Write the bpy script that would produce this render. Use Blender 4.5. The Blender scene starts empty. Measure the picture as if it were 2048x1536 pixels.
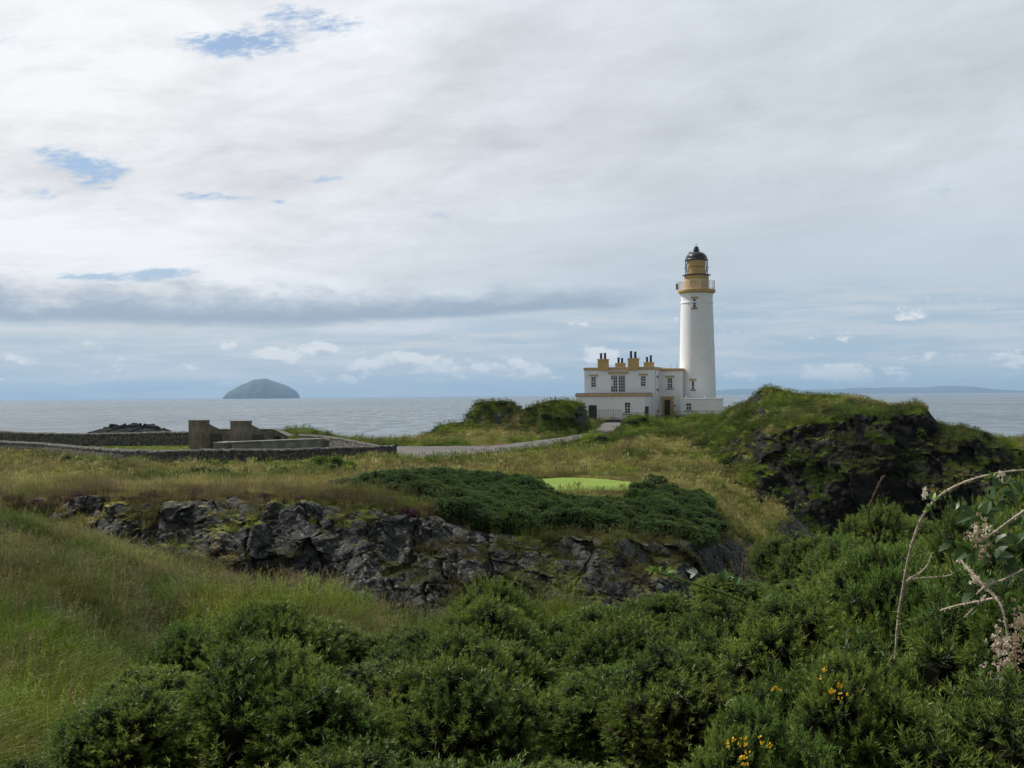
import bpy, bmesh, math, random
import numpy as np
from mathutils import Vector, Matrix, Euler
from mathutils.bvhtree import BVHTree
R = math.radians
random.seed(7); RNG = np.random.default_rng(11)
sc = bpy.context.scene
col = sc.collection

# ------------------------------------------------------------------ camera
F = 2276.0; CZ = 14.0
cam_d = bpy.data.cameras.new("camera"); cam = bpy.data.objects.new("camera", cam_d); col.objects.link(cam)
cam_d.sensor_width = 36; cam_d.lens = 40.0; cam_d.clip_start = 0.1; cam_d.clip_end = 120000
PITCH = math.atan(23.5 / F); ROLL = R(0.42)
RM = (Matrix.Rotation(R(90) + PITCH, 3, 'X') @ Matrix.Rotation(-ROLL, 3, 'Z'))
cam.matrix_world = Matrix.Translation((0, 0, CZ)) @ RM.to_4x4()
sc.camera = cam
RN = np.array(RM)
def ray(px, py):
    return RN @ np.array([(px - 1024) / F, -(py - 768) / F, -1.0])
def at(px, py, D):
    d = ray(px, py); d = d / d[1] * D
    return np.array([d[0], D, CZ + d[2]])
def hor(px): return 799.0 - 15.0 * px / 2048.0

# ------------------------------------------------------------------ light and exposure
SUN_EL = R(50); SUN_H = math.atan2(-0.86, 0.51)      # azimuth from +Y, clockwise: to the left and a little behind the house
sdir = Vector((math.sin(SUN_H) * math.cos(SUN_EL), math.cos(SUN_H) * math.cos(SUN_EL), math.sin(SUN_EL)))
sl = bpy.data.lights.new("sun", 'SUN'); sl.energy = 4.8; sl.angle = R(0.55); sl.color = (1.0, 0.945, 0.87)
so = bpy.data.objects.new("sun", sl); col.objects.link(so)
so.rotation_euler = sdir.to_track_quat('Z', 'Y').to_euler()
sc.view_settings.view_transform = 'Standard'; sc.view_settings.look = 'None'
sc.view_settings.gamma = 1.0; sc.view_settings.exposure = 0.0
sc.cycles.max_bounces = 6; sc.cycles.diffuse_bounces = 2; sc.cycles.glossy_bounces = 2
sc.cycles.transmission_bounces = 4; sc.cycles.transparent_max_bounces = 6; sc.cycles.volume_bounces = 0
sc.cycles.caustics_reflective = False; sc.cycles.caustics_refractive = False
sc.cycles.sample_clamp_indirect = 4.0

class NT:
    """tiny expression builder over a node tree"""
    def __init__(s, nt): s.nt = nt; s.n = nt.nodes; s.l = nt.links
    def new(s, t, **k):
        n = s.n.new(t)
        for a, b in k.items(): setattr(n, a, b)
        return n
    def put(s, sock, v):
        if isinstance(v, bpy.types.NodeSocket): s.l.new(v, sock)
        elif isinstance(v, (tuple, list)) and sock.type == 'RGBA' and len(v) == 3: sock.default_value = (*v, 1)
        else: sock.default_value = v
    def m(s, op, a, b=None, c=None, clamp=False):
        n = s.new('ShaderNodeMath', operation=op, use_clamp=clamp)
        s.put(n.inputs[0], a)
        if b is not None: s.put(n.inputs[1], b)
        if c is not None: s.put(n.inputs[2], c)
        return n.outputs[0]
    def add(s, a, b): return s.m('ADD', a, b)
    def sub(s, a, b): return s.m('SUBTRACT', a, b)
    def mul(s, a, b): return s.m('MULTIPLY', a, b)
    def vec(s, x, y, z=0.0):
        n = s.new('ShaderNodeCombineXYZ')
        for i, v in enumerate((x, y, z)): s.put(n.inputs[i], v)
        return n.outputs[0]
    def noise(s, v, scale, detail=4, rough=0.5, dist=0.0, out=0):
        n = s.new('ShaderNodeTexNoise'); s.put(n.inputs['Vector'], v)
        n.inputs['Scale'].default_value = scale; n.inputs['Detail'].default_value = detail
        n.inputs['Roughness'].default_value = rough; n.inputs['Distortion'].default_value = dist
        return n.outputs[out]
    def voro(s, v, scale, feature='F1', out=0, rnd=1.0):
        n = s.new('ShaderNodeTexVoronoi', feature=feature); s.put(n.inputs['Vector'], v)
        n.inputs['Scale'].default_value = scale; n.inputs['Randomness'].default_value = rnd
        return n.outputs[out]
    def ss(s, v, a, b, lo=0.0, hi=1.0):
        n = s.new('ShaderNodeMapRange', interpolation_type='SMOOTHSTEP'); s.put(n.inputs[0], v)
        n.inputs[1].default_value = a; n.inputs[2].default_value = b
        n.inputs[3].default_value = lo; n.inputs[4].default_value = hi
        return n.outputs[0]
    def mix(s, f, a, b, blend='MIX'):
        n = s.new('ShaderNodeMix', data_type='RGBA', blend_type=blend)
        s.put(n.inputs[0], f); s.put(n.inputs[6], a); s.put(n.inputs[7], b)
        return n.outputs[2]
    def mixf(s, f, a, b):
        n = s.new('ShaderNodeMix', data_type='FLOAT')
        s.put(n.inputs[0], f); s.put(n.inputs[2], a); s.put(n.inputs[3], b)
        return n.outputs[0]
    def scale(s, v, f):
        n = s.new('ShaderNodeVectorMath', operation='SCALE'); s.put(n.inputs[0], v); s.put(n.inputs[3], f)
        return n.outputs[0]
    def bump(s, h, strength=0.5, dist=0.1):
        n = s.new('ShaderNodeBump'); s.put(n.inputs['Height'], h)
        n.inputs['Strength'].default_value = strength; n.inputs['Distance'].default_value = dist
        return n.outputs[0]

# ------------------------------------------------------------------ sky
def make_world():
    w = bpy.data.worlds.new("World"); sc.world = w; w.use_nodes = True
    nt = w.node_tree; nt.nodes.clear(); N = NT(nt)
    tc = N.new('ShaderNodeTexCoord'); sep = N.new('ShaderNodeSeparateXYZ'); nt.links.new(tc.outputs['Generated'], sep.inputs[0])
    x, y, z = sep.outputs
    sky = N.new('ShaderNodeTexSky', sky_type='NISHITA'); sky.sun_disc = False
    sky.sun_elevation = SUN_EL; sky.sun_rotation = SUN_H; sky.dust_density = 1.0; sky.altitude = 10
    az = N.m('ARCTAN2', x, y); el = N.m('ARCSINE', z)
    elp = N.m('MAXIMUM', el, 0.0)
    zz = N.add(N.m('MAXIMUM', z, 0.0), 0.05)
    P = N.vec(N.m('DIVIDE', x, zz), N.m('DIVIDE', y, zz))
    A = N.vec(az, N.mul(elp, 2.6))
    warp = N.noise(A, 14.0, 5, 0.6)
    warp2 = N.noise(A, 9.0, 4, 0.6, out=1)
    wx = N.new('ShaderNodeSeparateXYZ'); nt.links.new(warp2, wx.inputs[0])
    # blobs at compass direction / height, ragged by noise
    def blob(px, py, rx, ry, k=1.0, rag=1.0):
        a0 = math.atan((px - 1024) / F); e0 = math.atan((hor(px) - py) / F * math.cos(a0))
        da = N.m('DIVIDE', N.sub(N.add(az, N.mul(N.sub(wx.outputs[0], .5), .10 * rag)), a0), rx / F)
        de = N.m('DIVIDE', N.sub(N.add(el, N.mul(N.sub(wx.outputs[1], .5), .035 * rag)), e0), ry / F)
        d = N.add(N.mul(da, da), N.mul(de, de))
        return N.mul(N.m('EXPONENT', N.mul(d, -1.0)), k)
    def total(bl):
        t = bl[0]
        for b in bl[1:]: t = N.add(t, b)
        return t
    holes = total([blob(455, 100, 90, 26, .95), blob(520, 85, 90, 24, .8), blob(600, 35, 90, 34, .85), blob(730, 40, 90, 24, .45), blob(125, 322, 80, 28, .85), blob(185, 345, 60, 34, .8),
                   blob(50, 382, 60, 18, .75), blob(195, 418, 50, 10, .6), blob(405, 390, 75, 15, .85), blob(200, 550, 120, 10, 1.15, .4), blob(330, 540, 80, 11, 1.2, .4),
                   blob(620, 352, 120, 16, .7), blob(560, 395, 110, 12, .6), blob(890, 430, 90, 14, .6), blob(40, 95, 90, 30, .55), blob(1500, 360, 300, 26, .45), blob(1900, 380, 200, 26, .45)])
    Af = N.vec(N.mul(az, 1.0), N.add(N.mul(elp, 2.9), N.mul(az, -.5)))
    frag = N.mixf(.5, N.noise(Af, 26.0, 9, .68, .5), N.noise(Af, 75.0, 8, .70, .3))
    hole = N.ss(N.add(N.mul(holes, N.add(-.25, N.mul(frag, 2.6))), N.mul(N.sub(frag, .5), 1.6)), .42, 1.3, 0.0, 0.92)
    side = N.ss(az, -.38, .26)                                    # brighter towards the sun, greyer away from it
    calm = N.mixf(side, 1.0, .50)
    Pw = N.new('ShaderNodeVectorMath', operation='ADD'); N.put(Pw.inputs[0], P); N.put(Pw.inputs[1], N.scale(N.noise(P, .8, 4, .6, out=1), .9))
    n_big = N.noise(Pw.outputs[0], 0.5, 6, 0.55, 0.2)
    n_fine = N.noise(Pw.outputs[0], 2.2, 8, 0.62)
    n_soft = N.noise(Af, 6.5, 7, .6, .3)
    b = N.mixf(side, 0.925, 0.71)
    v_ = N.add(N.add(N.mul(N.sub(n_big, .5), .62), N.mul(N.sub(n_fine, .5), .26)), N.add(N.mul(N.sub(n_soft, .5), .55), N.mul(N.sub(frag, .5), .14)))
    b = N.add(b, N.mul(v_, N.mul(calm, 1.2)))
    b = N.m('MINIMUM', N.m('MAXIMUM', b, .47), .985)
    away = N.m('MAXIMUM', N.ss(az, 0.55, 1.9), N.ss(az, -1.45, -2.4))                    # unseen sky to the right and behind, dimmed and cooled for less fill
    high = N.ss(el, .42, 1.0)  # unseen sky overhead, dimmed for less fill on the ground
    b = N.mul(b, N.mul(N.mixf(away, 1.0, .52), N.mixf(high, 1.0, .50)))
    cool = N.mix(N.m('MAXIMUM', side, away), (0.985, 0.99, 1.01), (0.915, 0.98, 1.06))
    cl = N.scale(cool, b)
    rl_ = N.mul(N.mul(side, N.ss(el, .21, .08)), N.add(.35, N.mul(n_soft, .8)))   # bluer, thinner sheet low on the right
    cl = N.mix(N.mul(rl_, .85), cl, (0.50, 0.595, 0.675))
    blue = N.mix(0.45, N.scale(sky.outputs[0], 0.10), (0.30, 0.50, 0.80))
    c = N.mix(hole, cl, blue)
    # low clearer strip under the sheet, pale blue, with small cumulus
    lown = N.add(el, N.mul(N.sub(N.noise(N.vec(N.mul(az, 3.0), N.mul(el, 14.0)), 3.0, 5, .6), .5), .05))
    lowr = N.mixf(N.ss(az, -.1, .2), .060, .086)
    low = N.ss(N.sub(lown, lowr), -.016, .020, 1.0, 0.0)
    streak = N.noise(N.vec(N.mul(az, 4.0), N.mul(el, 40.0)), 2.2, 7, .62, .2)
    lowc = N.mix(N.ss(streak, .36, .66), N.mix(N.ss(az, -.2, .15), (0.50, 0.59, 0.665), (0.43, 0.555, 0.655)), N.mix(N.ss(az, -.2, .15), (0.71, 0.735, 0.755), (0.62, 0.675, 0.72)))
    cp = N.vec(az, N.mul(el, 2.0)); cum = N.noise(cp, 25.0, 10, .62, .1)
    cl2 = total([blob(1700, 742, 90, 24, .30, .25), blob(1060, 738, 60, 20, .24, .25), blob(900, 728, 100, 20, .26, .25), blob(780, 735, 80, 14, .22, .25), blob(600, 700, 90, 14, .2, .25), blob(640, 705, 130, 24, .13, .3), blob(440, 690, 60, 12, .12, .3),
                 blob(1195, 712, 36, 22, .28, .25), blob(2010, 722, 34, 12, .15, .3), blob(700, 765, 120, 18, .12, .3), blob(180, 745, 200, 24, .08, .4), blob(1470, 748, 30, 12, .15, .3)])
    dens = N.add(cum, cl2)
    cm = N.mul(N.ss(dens, .60, .69), N.ss(el, .004, .012))
    cup = N.noise(N.vec(az, N.mul(N.add(el, .006), 2.0)), 25.0, 10, .62, .1)          # denser above -> shaded underside
    cmc = N.mix(N.ss(N.sub(cum, cup), -.12, .05), (0.53, 0.605, 0.68), (0.90, 0.90, 0.90))
    lowc = N.mix(N.mul(cm, .85), lowc, cmc)
    c = N.mix(N.mul(low, .96), c, lowc)
    # long dark bank of cloud with a soft top and a firmer base
    bw = N.noise(N.vec(N.mul(az, 4.0), N.mul(el, 16.0)), 2.4, 8, .66, .4)
    eb = N.add(N.add(.0625, N.mul(N.m('MAXIMUM', N.add(az, .17), 0.0), .055)), N.mul(N.sub(bw, .5), .016))
    tt = N.m('DIVIDE', N.sub(el, eb), N.mixf(N.ss(az, -.35, 0.0), .027, .015))
    up = N.ss(N.add(tt, N.mul(N.sub(N.noise(N.vec(az, N.mul(el, 2.6)), 22.0, 8, .64, .3), .5), 2.4)), .25, 1.7, 1.0, 0.0)
    bd = N.mul(N.mul(N.ss(tt, -.22, .22), up), N.ss(N.add(az, N.mul(N.sub(bw, .5), .3)), .02, .20, 1.0, 0.0))
    c = N.mix(N.mul(bd, .90), c, (0.335, 0.42, 0.525))
    # below the horizon: sea-coloured
    c = N.mix(N.ss(el, -.02, 0.0, 1.0, 0.0), c, (0.25, 0.29, 0.32))
    bg = N.new('ShaderNodeBackground'); nt.links.new(N.scale(c, 10.0), bg.inputs[0]); bg.inputs[1].default_value = 0.1
    out = N.new('ShaderNodeOutputWorld'); nt.links.new(bg.outputs[0], out.inputs[0])
    w.cycles.sampling_method = 'MANUAL'; w.cycles.sample_map_resolution = 512
make_world()

# ------------------------------------------------------------------ numpy noise
def _hash(ix, iy, iz, seed):
    h = (ix.astype(np.int64) * 374761393 + iy.astype(np.int64) * 668265263 + iz.astype(np.int64) * 2147483647 + seed * 974634777) & 0xffffffff
    h = ((h ^ (h >> 13)) * 1274126177) & 0xffffffff
    h = ((h ^ (h >> 15)) * 2246822519) & 0xffffffff
    return ((h ^ (h >> 16)) & 0xffffff) / float(0xffffff)
def vnoise(x, y, z, seed=0):
    x, y, z = np.broadcast_arrays(np.asarray(x, float), np.asarray(y, float), np.asarray(z, float))
    fx, fy, fz = np.floor(x), np.floor(y), np.floor(z)
    tx, ty, tz = x - fx, y - fy, z - fz
    tx = tx * tx * (3 - 2 * tx); ty = ty * ty * (3 - 2 * ty); tz = tz * tz * (3 - 2 * tz)
    ix, iy, iz = fx.astype(np.int64), fy.astype(np.int64), fz.astype(np.int64)
    r = 0
    for a in (0, 1):
        for b in (0, 1):
            for c in (0, 1):
                r = r + _hash(ix + a, iy + b, iz + c, seed) * (tx if a else 1 - tx) * (ty if b else 1 - ty) * (tz if c else 1 - tz)
    return r
def fbm(x, y, z=0.0, oct=4, seed=0, gain=.5):
    s = 0; a = 1.0; t = 0
    for o in range(oct):
        s = s + a * vnoise(np.asarray(x) * 2 ** o, np.asarray(y) * 2 ** o, np.asarray(z) * 2 ** o + o * 17.3, seed + o); t += a; a *= gain
    return s / t                                                   # 0..1
def worley(x, y, z, seed=0):
    x, y, z = np.broadcast_arrays(np.asarray(x, float), np.asarray(y, float), np.asarray(z, float))
    ix, iy, iz = (np.floor(v).astype(np.int64) for v in (x, y, z))
    f1 = np.full(x.shape, 9.0); f2 = np.full(x.shape, 9.0); cid = np.zeros(x.shape)
    for a in (-1, 0, 1):
        for b in (-1, 0, 1):
            for c in (-1, 0, 1):
                jx, jy, jz = ix + a, iy + b, iz + c
                qx = jx + _hash(jx, jy, jz, seed); qy = jy + _hash(jx, jy, jz, seed + 5); qz = jz + _hash(jx, jy, jz, seed + 9)
                d = np.sqrt((qx - x) ** 2 + (qy - y) ** 2 + (qz - z) ** 2)
                n = d < f1
                f2 = np.where(n, f1, np.minimum(f2, d)); cid = np.where(n, _hash(jx, jy, jz, seed + 21), cid); f1 = np.where(n, d, f1)
    return f1, f2, cid
def sstep(a, b, x):
    t = np.clip((x - a) / (b - a), 0, 1); return t * t * (3 - 2 * t)
def smooth_axis(A, k, axis):
    if k < 1: return A
    w = np.hanning(2 * k + 3)[1:-1]; w /= w.sum()
    pad = [(0, 0)] * A.ndim; pad[axis] = (k, k)
    B = np.pad(A, pad, mode='edge')
    out = np.zeros_like(A)
    for i, ww in enumerate(w):
        sl_ = [slice(None)] * A.ndim; sl_[axis] = slice(i, i + A.shape[axis]); out += ww * B[tuple(sl_)]
    return out

# ------------------------------------------------------------------ objects
def tag(o, label=None, cat=None, group=None, kind=None):
    if label: o['label'] = label
    if cat: o['category'] = cat
    if group: o['group'] = group
    if kind: o['kind'] = kind
    return o
def empty(name, loc, rz=0.0):
    o = bpy.data.objects.new(name, None); col.objects.link(o); o.empty_display_size = .3
    o.location = loc; o.rotation_euler = (0, 0, rz); return o
def mesh_np(name, verts, faces, mat=None, smooth=True, parent=None, mats=None, fmat=None, link=True, attrs=None):
    """faces: (n,3) or (n,4) int array, or list of such arrays"""
    me = bpy.data.meshes.new(name)
    fl = faces if isinstance(faces, list) else [faces]
    loops = np.concatenate([f.ravel() for f in fl]); tot = np.concatenate([np.full(len(f), f.shape[1]) for f in fl])
    st = np.concatenate([[0], np.cumsum(tot)[:-1]])
    me.vertices.add(len(verts)); me.vertices.foreach_set('co', np.asarray(verts, np.float32).ravel())
    me.loops.add(len(loops)); me.loops.foreach_set('vertex_index', loops.astype(np.int32))
    me.polygons.add(len(tot)); me.polygons.foreach_set('loop_start', st.astype(np.int32)); me.polygons.foreach_set('loop_total', tot.astype(np.int32))
    if fmat is not None: me.polygons.foreach_set('material_index', np.asarray(fmat, np.int32))
    me.update(calc_edges=True)
    me.polygons.foreach_set('use_smooth', np.full(len(tot), bool(smooth)))
    for k, v in (attrs or {}).items():
        v = np.asarray(v, np.float32)
        if v.ndim == 2:
            a = me.attributes.new(k, 'FLOAT_COLOR', 'POINT')
            a.data.foreach_set('color', np.concatenate([v, np.ones((len(v), 1), np.float32)], 1).ravel())
        else:
            a = me.attributes.new(k, 'FLOAT', 'POINT'); a.data.foreach_set('value', v.ravel())
    for mm in (mats or ([mat] if mat else [])): me.materials.append(mm)
    me.validate(clean_customdata=False)
    o = bpy.data.objects.new(name, me)
    if link: col.objects.link(o)
    if parent: o.parent = parent
    return o

class MB:
    """collects boxes, prisms, lathes and tubes; build() links them as ONE mesh"""
    def __init__(s): s.v = []; s.f = []
    def addg(s, v, f):
        n = len(s.v); s.v += [tuple(p) for p in v]; s.f += [tuple(i + n for i in q) for q in f]; return s
    def box(s, x0, x1, y0, y1, z0, z1, bev=0.0, tap=0.0):
        if bev <= 0:
            v = [(x0, y0, z0), (x1, y0, z0), (x1, y1, z0), (x0, y1, z0), (x0 + tap, y0 + tap, z1), (x1 - tap, y0 + tap, z1), (x1 - tap, y1 - tap, z1), (x0 + tap, y1 - tap, z1)]
            return s.addg(v, [(3, 2, 1, 0), (4, 5, 6, 7), (0, 1, 5, 4), (1, 2, 6, 5), (2, 3, 7, 6), (3, 0, 4, 7)])
        bm = bmesh.new(); bmesh.ops.create_cube(bm, size=1)
        for q in bm.verts:
            q.co = Vector(((x0 + x1) / 2 + q.co.x * (x1 - x0), (y0 + y1) / 2 + q.co.y * (y1 - y0), (z0 + z1) / 2 + q.co.z * (z1 - z0)))
        bmesh.ops.bevel(bm, geom=bm.edges[:], offset=bev, segments=2, affect='EDGES', profile=.6)
        bm.verts.index_update()
        s.addg([q.co[:] for q in bm.verts], [tuple(w.index for w in f.verts) for f in bm.faces]); bm.free(); return s
    def poly(s, pts, z0, z1):
        """vertical prism over a CCW xy outline; z1 may be a list"""
        n = len(pts); z1 = z1 if isinstance(z1, (list, tuple)) else [z1] * n
        v = [(p[0], p[1], z0) for p in pts] + [(p[0], p[1], z) for p, z in zip(pts, z1)]
        return s.addg(v, [tuple(range(n))[::-1], tuple(range(n, 2 * n))] + [(i, (i + 1) % n, n + (i + 1) % n, n + i) for i in range(n)])
    def lathe(s, prof, cx=0, cy=0, seg=32, a0=0.0, a1=2 * math.pi, caps=True):
        full = abs(a1 - a0 - 2 * math.pi) < 1e-6; m = seg if full else seg + 1; v = []; f = []
        for r, z in prof:
            for k in range(m):
                a = a0 + (a1 - a0) * k / seg; v.append((cx + r * math.cos(a), cy + r * math.sin(a), z))
        for i in range(len(prof) - 1):
            for k in range(seg):
                k2 = (k + 1) % m; f.append((i * m + k, i * m + k2, (i + 1) * m + k2, (i + 1) * m + k))
        if caps and full: f += [tuple(range(m))[::-1], tuple(range((len(prof) - 1) * m, len(prof) * m))]
        return s.addg(v, f)
    def tube(s, pts, r, seg=8):
        pts = [Vector(p) for p in pts]; rr = r if isinstance(r, (list, tuple)) else [r] * len(pts); v = []; f = []; up = None
        for i, p in enumerate(pts):
            t = (pts[min(i + 1, len(pts) - 1)] - pts[max(i - 1, 0)]).normalized()
            if up is None: up = Vector((0, 0, 1)) if abs(t.z) < .9 else Vector((1, 0, 0))
            a = t.cross(up).normalized(); b = a.cross(t).normalized(); up = b
            for k in range(seg):
                an = 2 * math.pi * k / seg; v.append(tuple(p + (a * math.cos(an) + b * math.sin(an)) * rr[i]))
        for i in range(len(pts) - 1):
            for k in range(seg):
                f.append((i * seg + k, (i + 1) * seg + k, (i + 1) * seg + (k + 1) % seg, i * seg + (k + 1) % seg))
        f += [tuple(range(seg)), tuple(range((len(pts) - 1) * seg, len(pts) * seg))[::-1]]
        return s.addg(v, f)
    def build(s, name, mat, parent=None, smooth=False):
        me = bpy.data.meshes.new(name); me.from_pydata(s.v, [], s.f); me.update()
        bm = bmesh.new(); bm.from_mesh(me); bmesh.ops.recalc_face_normals(bm, faces=bm.faces[:]); bm.to_mesh(me); bm.free()
        if smooth:
            for p in me.polygons: p.use_smooth = True
            me.set_sharp_from_angle(angle=R(35))
        me.materials.append(mat)
        o = bpy.data.objects.new(name, me); col.objects.link(o)
        if parent: o.parent = parent
        return o

# ------------------------------------------------------------------ materials
def newmat(name):
    m = bpy.data.materials.new(name); m.use_nodes = True; nt = m.node_tree; nt.nodes.clear(); N = NT(nt)
    out = N.new('ShaderNodeOutputMaterial'); p = N.new('ShaderNodeBsdfPrincipled'); nt.links.new(p.outputs[0], out.inputs[0])
    return m, N, p, out
def pos(N): return N.new('ShaderNodeNewGeometry').outputs['Position']
def objc(N): return N.new('ShaderNodeTexCoord').outputs['Object']
def mat_simple(name, c, rough=.7, var=.12, scale=3.0, bump=0.0, bscale=20., metal=0.0, dirt=None):
    m, N, p, _ = newmat(name); v = objc(N)
    n = N.noise(v, scale, 6, .6)
    cc = N.mix(N.ss(n, .3, .7), tuple(x * (1 - var) for x in c), tuple(min(1, x * (1 + var)) for x in c))
    if dirt:
        st = N.noise(N.vec(0, 0, 0), 1)
        mp = N.new('ShaderNodeMapping'); N.put(mp.inputs[0], v); mp.inputs[3].default_value = (3.0, 3.0, .45)
        cc = N.mix(N.ss(N.noise(mp.outputs[0], 1.6, 6, .65), .52, .78, 0, dirt[1]), cc, dirt[0])
    N.put(p.inputs['Base Color'], cc); p.inputs['Roughness'].default_value = rough; p.inputs['Metallic'].default_value = metal
    if bump: N.put(p.inputs['Normal'], N.bump(N.noise(v, bscale, 5, .6), bump, .03))
    return m
M = {}
M['white'] = mat_simple('white_render', (.78, .79, .79), .85, .04, .8, .5, 9, dirt=((.50, .50, .46), .5))
M['towerwhite'] = mat_simple('white_masonry', (.80, .81, .81), .8, .03, 1.2, .35, 4, dirt=((.55, .54, .49), .5))
M['ochre'] = mat_simple('ochre_paint', (.50, .335, .13), .75, .12, 2.0, .2, 15)
M['buff'] = mat_simple('buff_lintel', (.46, .34, .18), .8, .12, 3.0, .2, 15)
M['frame'] = mat_simple('white_window_paint', (.74, .74, .72), .5, .03)
M['black'] = mat_simple('black_paint', (.018, .022, .03), .38, .15)
M['pot'] = mat_simple('blue_black_pot', (.02, .025, .04), .45, .2)
M['greendoor'] = mat_simple('dark_green_door', (.012, .022, .018), .45, .2)
M['railpaint'] = mat_simple('grey_rail_paint', (.13, .14, .145), .5, .1)
M['railwhite'] = mat_simple('white_rail_paint', (.62, .62, .60), .5, .1)
M['dome'] = mat_simple('blackened_copper', (.025, .03, .038), .3, .3, 3, 0, 20, .0)
M['roof'] = mat_simple('lead_roof', (.16, .165, .17), .7, .2)
M['plinth'] = mat_simple('dark_plinth', (.05, .042, .04), .8, .25)
M['sill'] = mat_simple('weathered_sill', (.24, .19, .13), .85, .2)
M['brickred'] = mat_simple('red_brown_sill', (.20, .105, .08), .85, .2)
M['glass'] = newmat('window_glass')[0]
_p = M['glass'].node_tree.nodes['Principled BSDF']; _p.inputs['Base Color'].default_value = (.012, .014, .018, 1); _p.inputs['Roughness'].default_value = .06
m, N, p, out = newmat('clear_glass'); M['clear'] = m
_t = N.new('ShaderNodeBsdfTransparent'); _g = N.new('ShaderNodeBsdfGlossy'); _g.inputs['Roughness'].default_value = .03
_mx = N.new('ShaderNodeMixShader'); _mx.inputs[0].default_value = .12
N.l.new(_t.outputs[0], _mx.inputs[1]); N.l.new(_g.outputs[0], _mx.inputs[2]); N.l.new(_mx.outputs[0], out.inputs[0])

def mat_concrete(name, c):
    m, N, p, _ = newmat(name); v = objc(N)
    n = N.noise(v, 1.3, 8, .65); n2 = N.noise(v, 9., 6, .6)
    cc = N.mix(N.ss(n, .35, .68), tuple(x * .62 for x in c), tuple(x * 1.25 for x in c))
    cc = N.mix(N.ss(n2, .55, .75, 0, .6), cc, (.06, .065, .045))
    mp = N.new('ShaderNodeMapping'); N.put(mp.inputs[0], v); mp.inputs[3].default_value = (4., 4., .5)
    cc = N.mix(N.ss(N.noise(mp.outputs[0], 1.4, 5, .6), .5, .75, 0, .6), cc, tuple(x * .35 for x in c))
    N.put(p.inputs['Base Color'], cc); p.inputs['Roughness'].default_value = .9
    N.put(p.inputs['Normal'], N.bump(n2, .6, .04)); return m
M['concrete'] = mat_concrete('weathered_concrete', (.17, .148, .118))
M['concrete2'] = mat_concrete('pale_weathered_concrete', (.215, .215, .19))
def mat_stone(name, c1, c2, sc_=3.2):
    m, N, p, _ = newmat(name); v = pos(N)
    d = N.voro(v, sc_, 'DISTANCE_TO_EDGE'); cc_ = N.voro(v, sc_, 'F1', 1)
    s3 = N.new('ShaderNodeSeparateColor'); N.put(s3.inputs[0], cc_)
    c = N.mix(s3.outputs[0], c1, c2)
    c = N.mix(N.ss(N.noise(v, 6., 6, .65), .52, .7, 0, .75), c, (.38, .38, .33))
    c = N.mix(N.ss(d, .0, .06, 1, 0), c, (.015, .015, .013))
    N.put(p.inputs['Base Color'], c); p.inputs['Roughness'].default_value = .92
    N.put(p.inputs['Normal'], N.bump(N.add(N.ss(d, 0, .12), N.mul(N.noise(v, 20., 4, .6), .3)), .9, .08)); return m
M['drystone'] = mat_stone('dry_stone', (.055, .052, .045), (.16, .15, .13), 4.2)
M['shedstone'] = mat_stone('shed_stone', (.13, .115, .10), (.26, .235, .20), 3.)

def mat_ground(name, lichen=1.0, moss=.8):
    m, N, p, _ = newmat(name); v = pos(N)
    at_ = N.new('ShaderNodeAttribute', attribute_name='tint'); ar = N.new('ShaderNodeAttribute', attribute_name='rock')
    g = N.noise(v, 2.2, 8, .68); g2 = N.noise(v, 14., 6, .7)
    gc = N.mix(N.ss(g2, .3, .72), N.scale(at_.outputs[0], .45), N.scale(at_.outputs[0], 1.35))
    gc = N.mix(N.ss(g, .55, .8, 0, .4), gc, (.15, .12, .05))
    # rock: grey-brown, blocky, pale lichen
    mp = N.new('ShaderNodeMapping'); N.put(mp.inputs[0], v); mp.inputs[3].default_value = (1., 1., .7)
    wv = N.new('ShaderNodeVectorMath', operation='ADD'); N.put(wv.inputs[0], mp.outputs[0]); N.put(wv.inputs[1], N.scale(N.noise(v, 1.5, 4, .6, out=1), .5))
    d = N.voro(wv.outputs[0], .7, 'DISTANCE_TO_EDGE'); d2 = N.voro(wv.outputs[0], 2.4, 'DISTANCE_TO_EDGE')
    n = N.noise(v, 1.1, 8, .7); n2 = N.noise(v, 7., 7, .72)
    rc = N.mix(N.ss(n, .35, .65), (.029, .031, .028), (.092, .097, .089))
    rc = N.mix(N.mul(N.ss(n2, .50, .66), N.ss(N.noise(v, .6, 4, .6), .36, .60, 0, lichen)), rc, (.33, .34, .32))
    rc = N.mix(N.ss(N.noise(v, .9, 6, .7, .5), .56 - .2 * (1 - lichen), .68 - .2 * (1 - lichen), 0, moss), rc, (.026, .023, .012))
    rc = N.mix(N.ss(d, 0, .045, .9, 0), rc, (.012, .012, .012))
    rc = N.mix(N.ss(d2, 0, .05, .5, 0), rc, (.015, .015, .014))
    if lichen < .9: rc = N.mix(1.0, rc, (.42, .41, .38), 'MULTIPLY')  # shaded headland face: the cliff's rock colour multiplied darker for it
    f = N.ss(ar.outputs['Fac'], .4, .6)
    N.put(p.inputs['Base Color'], N.mix(f, gc, rc)); p.inputs['Roughness'].default_value = .95
    p.inputs['Specular IOR Level'].default_value = .2
    hr = N.add(N.add(N.mul(N.ss(d, 0, .1), .5), N.mul(N.ss(d2, 0, .1), .2)), N.mul(n2, .9))
    h = N.mixf(f, N.mul(g2, .9), hr)
    N.put(p.inputs['Normal'], N.bump(h, 1.0, .12)); return m
M['ground'] = mat_ground('turf_and_lichened_rock'); M['headland'] = mat_ground('turf_and_darkened_mossy_rock', .25, .92)

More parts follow.
